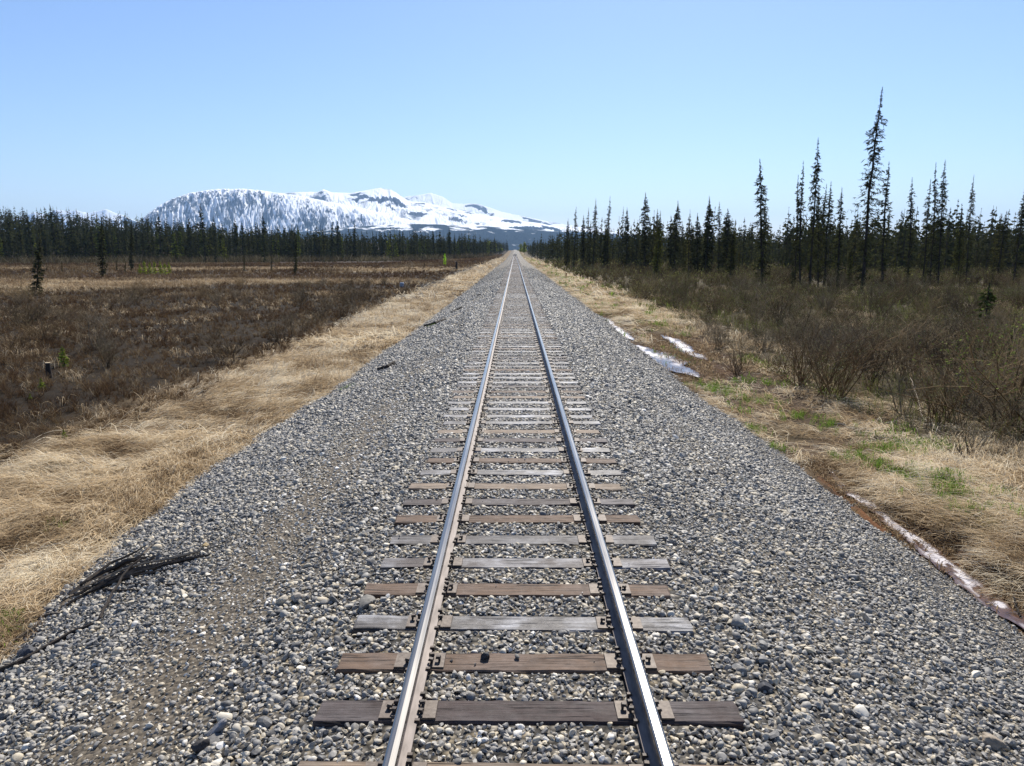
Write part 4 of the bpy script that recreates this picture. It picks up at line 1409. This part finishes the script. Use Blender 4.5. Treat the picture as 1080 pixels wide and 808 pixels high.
# the wood behind: one mass on each side
def forest(name, pts, hts, label):
    cr, tr_ = MB(), MB()
    r = np.random.default_rng(77 + len(pts))
    lib = [spruce_arrays(h=1.0, r=np.random.default_rng(900 + i), wmax=w_, nb=44, spray=2, sp_len=.075, sp_w=.034, base=.05, power=p_, ragged=.45, droop=.7, gaps=.2)
           for i, (w_, p_) in enumerate(((.085, .7), (.065, .6), (.10, .85), (.075, .8), (.055, .5)))]
    which = r.integers(0, len(lib), len(pts))
    shade = r.beta(2, 3, len(pts))
    for k, (tr, trr, C, Lb, live, Cs, W, S, T) in enumerate(lib):
        m = np.flatnonzero(which == k)
        if not len(m):
            continue
        P, h_, n = pts[m], hts[m], len(m)
        az = r.uniform(0, 6.28, n)
        co, si = np.cos(az)[:, None, None], np.sin(az)[:, None, None]
        wx = (h_ * r.uniform(.85, 1.3, n))[:, None, None]

        def put(Q):
            x_, y_, z_ = Q[None, ..., 0], Q[None, ..., 1], Q[None, ..., 2]
            return np.stack([(x_ * co - y_ * si) * wx + P[:, 0][:, None, None], (x_ * si + y_ * co) * wx + P[:, 1][:, None, None], z_ * h_[:, None, None] + P[:, 2][:, None, None] - .1], -1)
        V = put(Cs)
        ns = Cs.shape[0]
        Sd = np.stack([S[None, :, 0] * co[:, :, 0] - S[None, :, 1] * si[:, :, 0], S[None, :, 0] * si[:, :, 0] + S[None, :, 1] * co[:, :, 0], np.broadcast_to(S[None, :, 2], (n, ns))], -1)
        Wd = W[None] * h_[:, None, None]
        Td = np.clip(.25 + .6 * shade[m][:, None] + .35 * (T[None] - .5), 0, 1)
        cr.strips(V.reshape(n * ns, 3, 3), Wd.reshape(n * ns, 3), Sd.reshape(n * ns, 3), Td.ravel())
        tq = tr[[0, 4, 8]]
        tr_.tubes(put(tq[None])[:, 0], (np.array([.010, .006, .002])[None] * h_[:, None]), 3, .4)
    o, n0 = cr, 0
    for V, F, T in zip(tr_.V, tr_.F, tr_.T):
        o.add(V, F - n0, T, 1)
        n0 += len(V)
    f = o.build(name, [M['needles'], M['spruce_bark']])
    f.color = (.9, .92, .95, 1)
    return tag(kind(f, 'stuff'), label, 'forest')


def wood_points(n, side):
    out = []
    r = np.random.default_rng(5 if side < 0 else 6)
    u = r.uniform(-80, 536, n * 4) if side < 0 else r.uniform(549, 1170, n * 4)
    if side < 0:
        D = 215 + r.random(n * 4) ** 1.3 * 1100
        x = x_at(u, D, -1.2)
        fr = np.interp(x, LX, LY)
        ok = (D > fr + 14) & (D < fr + 260 + 600 * (u > 440)) & (x < -11)
    else:
        D = 125 + r.random(n * 4) ** 1.4 * 1100
        x = x_at(u, D, -1.2)
        front = np.interp(x, [11, 16, 30, 60, 120, 400], [330, 215, 160, 135, 130, 130])
        ok = (D > front) & (D < front + 330 + 900 * (u < 600)) & (x > 12)
    P = np.stack([x, D, ground_z(x, D)], 1)[ok][:n]
    return P


P = wood_points(2600, -1)
hts = np.where(np.random.default_rng(1).random(len(P)) < .85, np.random.default_rng(2).normal(12.3, 1.8, len(P)), np.random.default_rng(3).uniform(14, 17.5, len(P)))
forest('forest', P, hts, 'dense dark spruce wood filling the left horizon below the mountains')
P = wood_points(3300, 1)
hts = np.where(np.random.default_rng(1).random(len(P)) < .88, np.random.default_rng(2).normal(9.2, 2.0, len(P)), np.random.default_rng(3).uniform(11, 14, len(P)))
forest('forest', P, hts, 'dense dark spruce wood behind the right stand')
#TREESEND


# ================================================================== RIGHT THICKET: willows
def willow_proto(seed, h=2.0, stems=15, spread=.55, leaves=260, fine=True):
    r = np.random.default_rng(seed)
    st, lf = MB(), MB()
    K = 6
    s = np.linspace(0, 1, K)

    def grow(P0, D0, L, bendk, up):
        n = len(P0)
        D = D0[:, None, :] + np.cumsum(r.normal(0, bendk, (n, K, 3)), 1) * s[None, :, None]
        D[..., 2] += up * s[None, :]
        D /= np.linalg.norm(D, axis=2, keepdims=True)
        step = D * (L[:, None, None] / (K - 1))
        C = np.cumsum(step, 1) - step[:, :1] + P0[:, None, :]
        return C, D
    az = r.uniform(0, 6.28, stems)
    tilt = np.abs(r.normal(0, spread, stems)) + .08
    D0 = np.stack([np.cos(az) * np.sin(tilt), np.sin(az) * np.sin(tilt), np.cos(tilt)], 1)
    P0 = np.stack([r.normal(0, .13, stems), r.normal(0, .13, stems), np.full(stems, -.05)], 1)
    C, D = grow(P0, D0, h * r.uniform(.55, 1.1, stems), .20, .35)
    st.tubes(C, r.uniform(.011, .022, stems)[:, None] * np.linspace(1, .35, K)[None], 4, np.clip(r.beta(1.4, 4, stems), 0, 1))

    def side(C, D, per, Lr, rad, sides):
        n = len(C) * per
        i = np.arange(len(C)).repeat(per)
        q = r.uniform(.22, .98, n) * (K - 1)
        k = np.clip(q.astype(int), 0, K - 2)
        f = (q - k)[:, None]
        P = C[i, k] * (1 - f) + C[i, k + 1] * f
        d = D[i, k] + r.normal(0, .55, (n, 3))
        d /= np.linalg.norm(d, axis=1, keepdims=True)
        C2, D2 = grow(P, d, r.uniform(*Lr, n), .22, .30)
        st.tubes(C2[:, ::2 if sides == 3 else 1], rad * r.uniform(.7, 1.2, n)[:, None] * np.linspace(1, .4, len(range(0, K, 2 if sides == 3 else 1)))[None], sides, np.clip(r.beta(1.5, 3.0, n), 0, 1))
        return C2, D2
    C2, D2 = side(C, D, 7, (.25 * h, .5 * h), .0065, 3)
    C3, D3 = side(C2, D2, 3, (.10 * h, .25 * h), .0034, 3)
    allC = np.concatenate([C2, C3])
    i = r.integers(0, len(allC), leaves)
    k = r.integers(1, K, leaves)
    P = allC[i, k] + r.normal(0, .015, (leaves, 3))
    d = r.normal(0, 1, (leaves, 3)) + np.array([0, 0, .5])
    d /= np.linalg.norm(d, axis=1, keepdims=True)
    L = r.uniform(.022, .050, leaves)
    S = np.cross(d, r.normal(0, 1, (leaves, 3)))
    S /= np.linalg.norm(S, axis=1, keepdims=True)
    lf.strips(np.stack([P, P + d * L[:, None] * .5, P + d * L[:, None]], 1), L[:, None] * np.array([.2, .5, .1])[None], S, r.random(leaves))
    return st.mesh('stems', M['willow_bark'], True), lf.mesh('leaves', M['willow_leaf'])


wil = [willow_proto(700 + i, 2.0, st_, sp_, lv_) for i, (st_, sp_, lv_) in enumerate(((16, .5, 420), (22, .42, 260), (13, .62, 800), (18, .55, 200), (10, .5, 500)))]
GREYGREEN, OLIVE, BUFF, LIME = (.16, .165, .085, 1), (.155, .19, .055, 1), (.22, .18, .12, 1), (.42, .40, .14, 1)


def willow(x, y, h, col, label, group='leafless willows of the right thicket', proto=None, wid=1.0):
    e = link('willow_shrub', None)
    z0 = float(ground_z(np.array([x]), np.array([y]))[0])
    e.location = (x, y, z0)
    pr = proto or random.choice(wil)
    s = h / 2.0
    a_ = random.uniform(0, 6.28)
    for nm, me in (('stems', pr[0]), ('leaves', pr[1])):
        c = link(nm, me, e, (0, 0, 0), (0, 0, a_), (s * wid, s * wid, s))
        c.color = col if nm == 'leaves' else random.choice([(1, 1, 1, 1), (.62, .55, .46, 1), (.85, .70, .54, 1), (1.35, 1.18, .92, 1), (.5, .45, .40, 1)])
    return tag(e, label, 'shrub', group)


def lim_r(x, y):
    x, y = np.array([x]), np.array([y])
    return float((9.3 + 1.6 * (fbm(x * 0.5 + 30, y * 0.5) - 0.5) + 2.4 * (fbm(x * 0.12 + 3, y * 0.05) - 0.5) - 0.9 * wetband(y))[0])


# marked shrubs at the front of the thicket
for (u, vb, h, col, w_, pi, lab) in (
        (875, 418, 2.1, GREYGREEN, 1.25, 1, 'dense many-stemmed willow with a dark hollow at its foot, left end of the front row'),
        (845, 405, 1.9, BUFF, 1.1, 3, 'grey willow on the left shoulder of the dense front willow'),
        (985, 447, 1.75, BUFF, .9, 0, 'open willow of few dark upright stems in the middle of the front row'),
        (955, 436, 1.6, GREYGREEN, .8, 4, 'leaning thin willow with a pale bent stem beside the straw bank'),
        (1015, 448, 1.5, GREYGREEN, .8, 4, 'sparse low willow right of the upright-stemmed willow'),
        (1075, 450, 3.0, OLIVE, 1.15, 2, 'largest willow, spreading greenish twigs, cut by the right frame edge'),
        (1060, 405, 2.3, OLIVE, 1.0, 2, 'greenish willow behind the largest willow'),
        (672, 318, 1.9, LIME, 1.1, 2, 'pale yellow-green leafing shrub, brightest in the thicket near the ditch head'),
        (778, 392, 1.3, BUFF, 1.1, 3, 'low brown shrub at the thicket edge above the second pool')):
    c = at(u, vb, -1.1)
    willow(c[0], c[1], h, col, lab, proto=wil[pi], wid=w_)

spots = []
n_w = 0
for (y0, y1, num, md) in ((13, 22, 34, .85), (22, 36, 70, .95), (36, 60, 80, 1.25), (60, 100, 60, 2.0)):
    got = 0
    for _ in range(num * 60):
        y = random.uniform(y0, y1)
        u = random.uniform(600, 1135)
        x = x_at(u, y, -1.2)
        if x < lim_r(x, y) + .35 + random.expovariate(2.0):
            continue
        if y < 22 and u > 885 and u < 1040 and random.random() < .45:
            continue
        if any((x - a_) ** 2 + (y - b_) ** 2 < md * md for a_, b_ in spots):
            continue
        spots.append((x, y))
        olive = fbm(np.array([x * .1]), np.array([y * .07]), 3)[0]
        col = random.choice([OLIVE, OLIVE, GREYGREEN] if olive > .52 else [GREYGREEN, BUFF, BUFF])
        h = random.choice([random.uniform(.7, 1.2), random.uniform(1.2, 1.9)]) * (0.9 if y < 22 else 1) * (1.15 if y > 40 else 1)
        edge = min(1.0, .62 + .12 * (x - lim_r(x, y)))
        willow(x, y, h * edge, col, 'greyish leafless willow, one of the indistinct mass filling the right thicket', wid=random.uniform(1.0, 1.5))
        got += 1
        if got >= num:
            break

# brush nobody could count between and behind them
mb, ml = MB(), MB()
for y0, y1, dens, per, hm, w in ((12, 24, 4, 22, .5, .007), (24, 45, 3.2, 24, .8, .011), (45, 80, 1.3, 24, 1.0, .022), (80, 140, .5, 24, 1.5, .045), (140, 260, .12, 22, 2.2, .09)):
    X1 = x_at(1150, y1, -1.2)
    A, B, Zb = rand_pts(8, X1, y0, y1, int((X1 - 8) * (y1 - y0) * dens))
    lim = 9.3 + 1.6 * (fbm(A * 0.5 + 30, B * 0.5) - 0.5) + 2.4 * (fbm(A * 0.12 + 3, B * 0.05) - 0.5) - 0.9 * wetband(B)
    k = (A > lim + 0.2) & (RNG.random(len(A)) < 0.25 + 0.95 * fbm(A * .4, B * .25, 3)) & ((B < 150) | (A < 60))
    A, B, Zb, lim = A[k], B[k], Zb[k], lim[k]
    h_ = hm * (0.5 + 0.7 * RNG.random(len(A))) * np.clip(.45 + .12 * (A - lim), .45, 1)
    tone = 0.38 + 1.0 * (fbm(A * .2 + 70, B * .15, 4) - 0.5)
    twig_clumps(mb, A, B, Zb, h_, per, w, tone, .6)
    pl_ = 10
    n = len(A) * pl_
    gsel = sm(.42, .6, fbm(A * .1, B * .07, 3)).repeat(pl_)
    kk = RNG.random(n) < .25 + .75 * gsel
    P = np.stack([A.repeat(pl_) + RNG.normal(0, .5, n) * h_.repeat(pl_), B.repeat(pl_) + RNG.normal(0, .5, n) * h_.repeat(pl_), Zb.repeat(pl_) + h_.repeat(pl_) * RNG.uniform(.3, 1.05, n)], 1)[kk]
    n = len(P)
    d = RNG.normal(0, 1, (n, 3))
    d /= np.linalg.norm(d, axis=1, keepdims=True)
    L = RNG.uniform(1.6, 3.4, n) * w * 1.5
    S = np.cross(d, RNG.normal(0, 1, (n, 3)))
    S /= np.linalg.norm(S, axis=1, keepdims=True)
    ml.strips(np.stack([P, P + d * L[:, None] * .5, P + d * L[:, None]], 1), L[:, None] * np.array([.25, .6, .1])[None], S, RNG.random(n))
ms, mgr = MB(), MB()
for y0, y1, dens, w in ((12, 24, 5, .007), (24, 45, 2.4, .013), (45, 80, .8, .03)):
    X1 = x_at(1120, y1, -1.2)
    A, B, Zb = rand_pts(8.5, X1, y0, y1, int((X1 - 8.5) * (y1 - y0) * dens))
    q = fbm(A * .42 + 13, B * .3, 4)
    for tgt, sel, n_b, zz in ((ms, q > .54, 12, 1.0), (mgr, (q < .43) & (RNG.random(len(A)) < .6), 9, 1.6)):
        n = sel.sum() * n_b
        blades(tgt, A[sel].repeat(n_b) + RNG.normal(0, .16, n), B[sel].repeat(n_b) + RNG.normal(0, .2, n), Zb[sel].repeat(n_b), RNG.uniform(0, 6.28, n), RNG.uniform(.15, .5, n), RNG.uniform(.12, .45, n) * zz, RNG.uniform(.8, 1.5, n) * w, np.clip(RNG.normal(.55, .2, n), 0, 1))
tag(kind(ms.build('dry_grass', M['dry_grass']), 'stuff'), 'straw showing in the gaps between the right-hand willows', 'grass')
gl_ = mgr.build('green_sedge', M['willow_leaf'])
gl_.color = (.16, .185, .05, 1)
tag(kind(gl_, 'stuff'), 'olive green sedge sprouting in patches under the right-hand willows', 'sedge')
tag(kind(mb.build('undergrowth', M['brush']), 'stuff'), 'tangled grey brown brush between the willows of the right thicket', 'undergrowth')
lo = ml.build('undergrowth_leaves', M['willow_leaf'])
lo.color = (.15, .155, .055, 1)
tag(kind(lo, 'stuff'), 'thin olive green young leaves scattered through the right thicket', 'leaves')
# brush skirt along the foot of the left treeline
mb = MB()
for _ in range(1):
    n = 1500
    u = RNG.uniform(-60, 520, n)
    Dc = np.linspace(195, 1000, 500)
    D = np.array([Dc[np.argmax(Dc > np.interp(x_at(q, Dc, -1.2), LX, LY))] for q in u]) - RNG.exponential(9, n) + 4
    A = x_at(u, D, -1.2)
    k = A < -12
    A, D = A[k], D[k]
    twig_clumps(mb, A, D, ground_z(A, D), RNG.uniform(.8, 3.2, len(A)) * (D / 300) ** .3, 22, .10 * D / 250, .55 + .5 * (fbm(A * .05, D * .05, 3) - .5), .6, 3)
tag(kind(mb.build('undergrowth', M['brush']), 'stuff'), 'grey brown bare brush along the foot of the left treeline', 'undergrowth')
#WILLOWEND


# ================================================================== SMALL THINGS: rocks, driftwood, stump, posts, sticks
def top_z(x, y):
    x, y = np.array([float(x)]), np.array([float(y)])
    return float(np.maximum(ground_z(x, y), bed_z(x, y))[0])


def on_ground(u, v):
    z = -0.2
    for _ in range(6):
        c = at(u, v, z)
        z = top_z(c[0], c[1])
    return at(u, v, z)


for (u, v, size, sq, col, lab, seed) in (
        (1046, 787, .060, (1.5, .95, .8), (.27, .225, .17), 'large smooth brown cobble half sunk in the gravel at the lower right', 1),
        (213, 792, .052, (1.2, 1.0, .95), (.045, .042, .042), 'dark rounded boulder in the gravel at the lower left', 2),
        (226, 774, .062, (1.7, .55, .6), (.22, .22, .23), 'upright grey slab of rock leaning behind the dark boulder', 3),
        (785, 657, .042, (1.3, .9, .8), (.62, .58, .52), 'pale cream stone right of the sixth tie', 4),
        (808, 727, .050, (1.4, .9, .7), (.04, .042, .05), 'black flat stone right of the track, below the pale cream one', 5),
        (512, 697, .034, (1.2, .9, .95), (.05, .055, .06), 'dark sharp stone lying on top of a brown tie', 6),
        (545, 697, .022, (1.2, .9, .9), (.20, .19, .17), 'small grey stone on the brown tie beside the dark sharp one', 7),
        (217, 576, .050, (1.5, 1.0, .6), (.30, .22, .10), 'yellowish flat stone near the driftwood pile', 8),
        (297, 637, .060, (1.1, 1.0, .9), (.42, .38, .31), 'pale rounded stone on the left gravel', 9),
        (313, 634, .058, (1.3, .9, .8), (.30, .27, .23), 'tan stone beside the pale rounded one on the left gravel', 10),
        (386, 640, .072, (1.5, 1.0, .6), (.16, .155, .14), 'flat grey rock against the left end of a tie', 11),
        (663, 382, .085, (1.3, 1.0, .8), (.62, .60, .58), 'lone white stone on the right slope below the pale pool', 12),
        (28, 690, .070, (1.4, 1.0, .8), (.06, .062, .07), 'dark cobble under the long stick at the left edge', 13)):
    r = np.random.default_rng(seed)
    V, F = stone_shape(3, r, 7)
    V = V / np.abs(V).max(0) * np.array(sq)
    c = on_ground(u, v)
    mb = MB()
    mb.add(V * size, F)
    o = mb.build('rock', M['rock'], smooth=True)
    o.location = (c[0], c[1], (0.004 if 'tie' in lab and 'top' in lab or 'beside the dark sharp' in lab else c[2]) + size * sq[2] * .55)
    o.rotation_euler = (r.normal(0, .15), r.normal(0, .15) - (.9 if 'slab' in lab else 0), r.uniform(0, 6.28))
    o.color = (*col, 1)
    tag(o, lab, 'rock')


def stick(name, pts, rad, label, cat, side=0, tint=0.0, lift=.02, parent=None, rough=False):
    P = np.array([on_ground(u, v) + np.array([0, 0, lift + (q[2] if len(q) > 2 else 0)]) for q in pts for (u, v) in [q[:2]]])
    n = 8 if rough else 18
    t = np.linspace(0, len(P) - 1, n)
    C = np.stack([np.interp(t, range(len(P)), P[:, i]) for i in range(3)], 1)
    C += RNG.normal(0, .006, C.shape)
    mb = MB()
    mb.tubes(C[None], (np.interp(t, np.linspace(0, len(P) - 1, len(rad)), rad) * (RNG.uniform(.45, 1.4, n) if rough else RNG.uniform(.8, 1.2, n)))[None], 4 if rough else 7, tint, cap=True)
    o = mb.build(name, M['dead_wood'], parent)
    if label:
        tag(o, label, cat)
    return o


# splintered driftwood pile at the foot of the grass
slats = [([(62, 640), (100, 612), (150, 588), (162, 576, .05)], .030), ([(66, 636, .06), (110, 603, .08), (158, 579, .10)], .022), ([(64, 644), (120, 612), (170, 600), (205, 592)], .034),
         ([(75, 632, .08), (125, 606, .10), (175, 596, .08), (243, 575, .02)], .020), ([(70, 641, .03), (130, 608, .06), (190, 594, .05), (222, 587)], .028), ([(85, 622, .10), (130, 600, .12), (160, 592, .10)], .024),
         ([(90, 630, .05), (140, 610, .05), (186, 601, .02)], .026), ([(60, 646), (78, 628, .02), (98, 612)], .02)]
log = link('driftwood', None)
for q_ in range(12):
    f0, f1_ = RNG.uniform(0, .45), RNG.uniform(.55, 1.0)
    w_ = RNG.uniform(0, 1)
    cA = lambda f: (62 + 143 * f, 643 - 51 * f - 22 * f * (1 - f))
    cB = lambda f: (62 + 100 * f, 637 - 61 * f)
    slats.append(([tuple((1 - w_) * a_ + w_ * b_ for a_, b_ in zip(cA(f), cB(f))) + (RNG.uniform(.0, .09),) for f in (f0, (f0 + f1_) / 2, f1_)], RNG.uniform(.010, .020)))
c0 = on_ground(120, 615)
tag(log, 'dark splintered driftwood pile between the straw and the left gravel', 'driftwood')
for k_, (pts, rd) in enumerate(slats):
    stick('splinter', [(q[0], q[1], (q[2] if len(q) > 2 else 0) * .55) for q in pts], [rd * .5, rd, rd * .9, rd * .25], None, None, parent=log, tint=float(RNG.choice([0, 0, .04, .12, .25, .5])), rough=True, lift=.012)
stick('stick', [(-6, 712), (20, 702), (50, 684), (82, 666), (105, 657), (112, 645, .04), (122, 630, .10), (136, 616, .16), (150, 606, .18)], [.030, .028, .022, .016, .012, .008], 'long dark crooked stick lying on the gravel at the lower left', 'stick')
stick('stick', [(0, 700), (12, 684, .05), (28, 672, .04), (45, 658, .02)], [.018, .015, .012, .008], 'short grey stick beside the long crooked one at the left edge', 'stick', tint=.25)
stick('stick', [(128, 617), (150, 618), (185, 618)], [.010, .010, .006], 'thin straight twig on the gravel right of the driftwood', 'stick')
stick('stick', [(100, 622), (120, 625), (150, 624)], [.016, .014, .008], 'thin dark stick under the driftwood pile', 'stick')
stick('stick', [(30, 655), (45, 651), (70, 647)], [.014, .014, .01], 'short brown stick at the edge of the straw', 'stick', tint=.3)
stick('stick', [(1068, 642, .12), (1073, 650, .05), (1077, 656)], [.010, .012, .012], 'small black twig poking out of the ditch at the right edge', 'stick')
stick('branch', [(1052, 450, .25), (1060, 460, .18), (1070, 472, .08), (1079, 486), (1090, 492)], [.008, .016, .02, .024], 'curved dark dead branch on the straw by the right frame edge', 'branch')
stick('branch', [(958, 416, .5), (966, 430, .3), (972, 443, .05), (985, 452), (994, 458)], [.008, .018, .024, .02], 'pale bent dead branch leaning out of the thicket onto the straw', 'branch', tint=.7)
stick('branch', [(1008, 438), (1025, 434, .06), (1044, 425, .2)], [.018, .014, .008], 'low pale branch lying before the largest willow', 'branch', tint=.45)
for (pts, rd, lab, tn) in (
        ([(399, 391), (408, 389), (416, 385, .06)], .075, 'dark broken board at the straw edge beside the left gravel', 0),
        ([(448, 345), (458, 343), (470, 338)], .10, 'rotten dark log at the straw edge farther up the left side', 0),
        ([(476, 330), (481, 328), (487, 326, .08)], .07, 'short dark plank end on the far left gravel', 0),
        ([(473, 337), (480, 334), (487, 331)], .045, 'pale weathered stick below the dark plank end', .8),
        ([(497, 313), (502, 312), (507, 311)], .05, 'small dark scrap farther along the left gravel edge', 0),
        ([(428, 357), (436, 354), (442, 352)], .04, 'dark stick on gravel below the rotten log', 0)):
    stick('log', pts, [rd * .7, rd, rd * .6], lab, 'log', tint=tn, lift=rd * .6)

# stump with a fresh pale cut
c = at(52, 398, -1.15)
zt_ = z_at(383, c[1])
mb = MB()
k_ = np.linspace(0, 1, 6)
C = np.stack([np.full(6, c[0]), np.full(6, c[1]), -1.25 + (zt_ + 1.25) * k_], 1)
mb.tubes(C[None], (np.array([.12, .095, .082, .078, .075, .074]))[None], 12, 0)
st_o = mb.build('tree_stump', M['dead_wood'], smooth=True)
tag(st_o, 'sawn-off tree stump with a pale cut top in the brown heath', 'stump')
mb = MB()
an = np.linspace(0, 2 * math.pi, 16, endpoint=False)
mb.tubes(np.array([[c[0], c[1], zt_ - .012], [c[0], c[1], zt_ + .012]])[None], np.array([.078, .076])[None], 16, 0, cap=True)
mb.build('cut_face', M['cut_wood'], st_o)

# rusty marker post on the right verge, dark post on the left, blue drum
def post(u, vb, vt, rad, mat, label, zg=-1.2):
    c = at(u, vb, zg)
    zt_ = z_at(vt, c[1])
    mb = MB()
    mb.tubes(np.array([[c[0], c[1], zg - .2], [c[0] + .01, c[1], zt_ - .02], [c[0] + .012, c[1], zt_]])[None], np.array([rad, rad * .95, rad * .7])[None], 8, 0, cap=True)
    return tag(mb.build('post', mat), label, 'post')


post(597, 293.5, 288, .11, M['rust_post'], 'short rust-red marker post in the straw on the right verge')
post(481.5, 285, 276, .22, M['dead_wood'], 'dark stubby post at the end of the left meadow near the track')
post(448, 281.5, 277, .10, M['dead_wood'], 'small dark peg on the far left meadow')
c = at(424, 303, -1.15)
drum = MB()
zz = np.array([0, .02, .03, .2, .22, .24, .42, .44, .46, .62, .63])
rr = np.array([.2, .23, .24, .24, .255, .24, .24, .255, .24, .24, .22])
drum.tubes(np.stack([np.full(11, c[0]), np.full(11, c[1]), -1.2 + zz * .95], 1)[None], rr[None], 16, 0, cap=True)
tag(drum.build('drum', M['blue_paint'], smooth=True), 'small blue-grey drum standing in the reddish heath left of the track', 'drum')
#THINGSEND

# bushes standing above the heath on the left, and pale aspens where the track vanishes
BROWNBUSH = (.12, .095, .06, 1)
got = []
for _ in range(4000):
    if len(got) >= 70:
        break
    y = random.choice([random.uniform(26, 62), random.uniform(14, 90)])
    x = -(10.8 + random.random() ** 1.5 * 34) if y > 24 else -random.uniform(11, 22)
    if any((x - a_) ** 2 + (y - b_) ** 2 < 2.2 for a_, b_ in got):
        continue
    if not bool(inview(np.array([x]), np.array([y]), np.array([-1.0]), 20)[0]):
        continue
    got.append((x, y))
    willow(x, y, random.uniform(.7, 1.45) * (.6 if y < 24 else 1), random.choice([BROWNBUSH, BROWNBUSH, GREYGREEN]), 'bare dark brown bush rising a little above the left heath', 'low bushes of the left heath', proto=random.choice([wil[1], wil[3], wil[0]]), wid=random.uniform(1.2, 1.9))
asp = [spruce_proto(800 + i, sides=5, h=10.0, wmax=2.0, nb=150, spray=6, sp_len=.7, sp_w=.35, base=.2, power=.45, ragged=.5, droop=-.6, bare=0, gaps=.25) for i in range(2)]
for (u, v, D, lab) in ((516, 253, 620, 'yellow-green aspen at the left end of the treeline near the vanishing track'), (522, 255, 690, 'pale green aspen between the left treeline end and the track'),
                       (528, 257, 780, 'small pale aspen closest to the vanishing track on its left'), (549.5, 256, 700, 'pale green aspen just right of the vanishing track'), (553, 254, 620, 'yellowish aspen at the near end of the right far trees')):
    tree_px('aspen', asp[int(D) % 2], 10.0, u, v, D, wid=1.0, col=(4.5, 4.6, 1.6, 1), label=lab, cat='aspen')

# dark sedge stubble and fresh blades round the wet channels
mb, mg = MB(), MB()
for ci, (yy, xx, hw) in enumerate(CHW):
    n = 900 if ci == 0 else 420
    B = RNG.uniform(yy[0] - .4, yy[-1] + .4, n)
    sd = RNG.choice([-1, 1], n)
    A = np.interp(B, yy, xx) + sd * (np.interp(B, yy, hw) * RNG.uniform(.35, 1.5, n) + RNG.exponential(.12 if ci == 0 else .3, n))
    k = A > redge(B) + .12
    A, B = A[k], B[k]
    Zb = np.maximum(ground_z(A, B), WZ - .03)
    m = len(A) * 6
    sc_g = 1.0 if ci == 0 else 1.6
    blades(mb, A.repeat(6) + RNG.normal(0, .05, m), B.repeat(6) + RNG.normal(0, .07, m), Zb.repeat(6), RNG.uniform(0, 6.28, m), RNG.uniform(.05, .2, m) * sc_g, RNG.uniform(.03, .12, m) * sc_g, RNG.uniform(.005, .010, m) * sc_g * 1.4, np.clip(RNG.beta(1.2, 4, m), 0, 1))
tag(kind(mb.build('sedge', M['dry_grass']), 'stuff'), 'dark brown sedge stubble fringing the wet ditch', 'sedge')
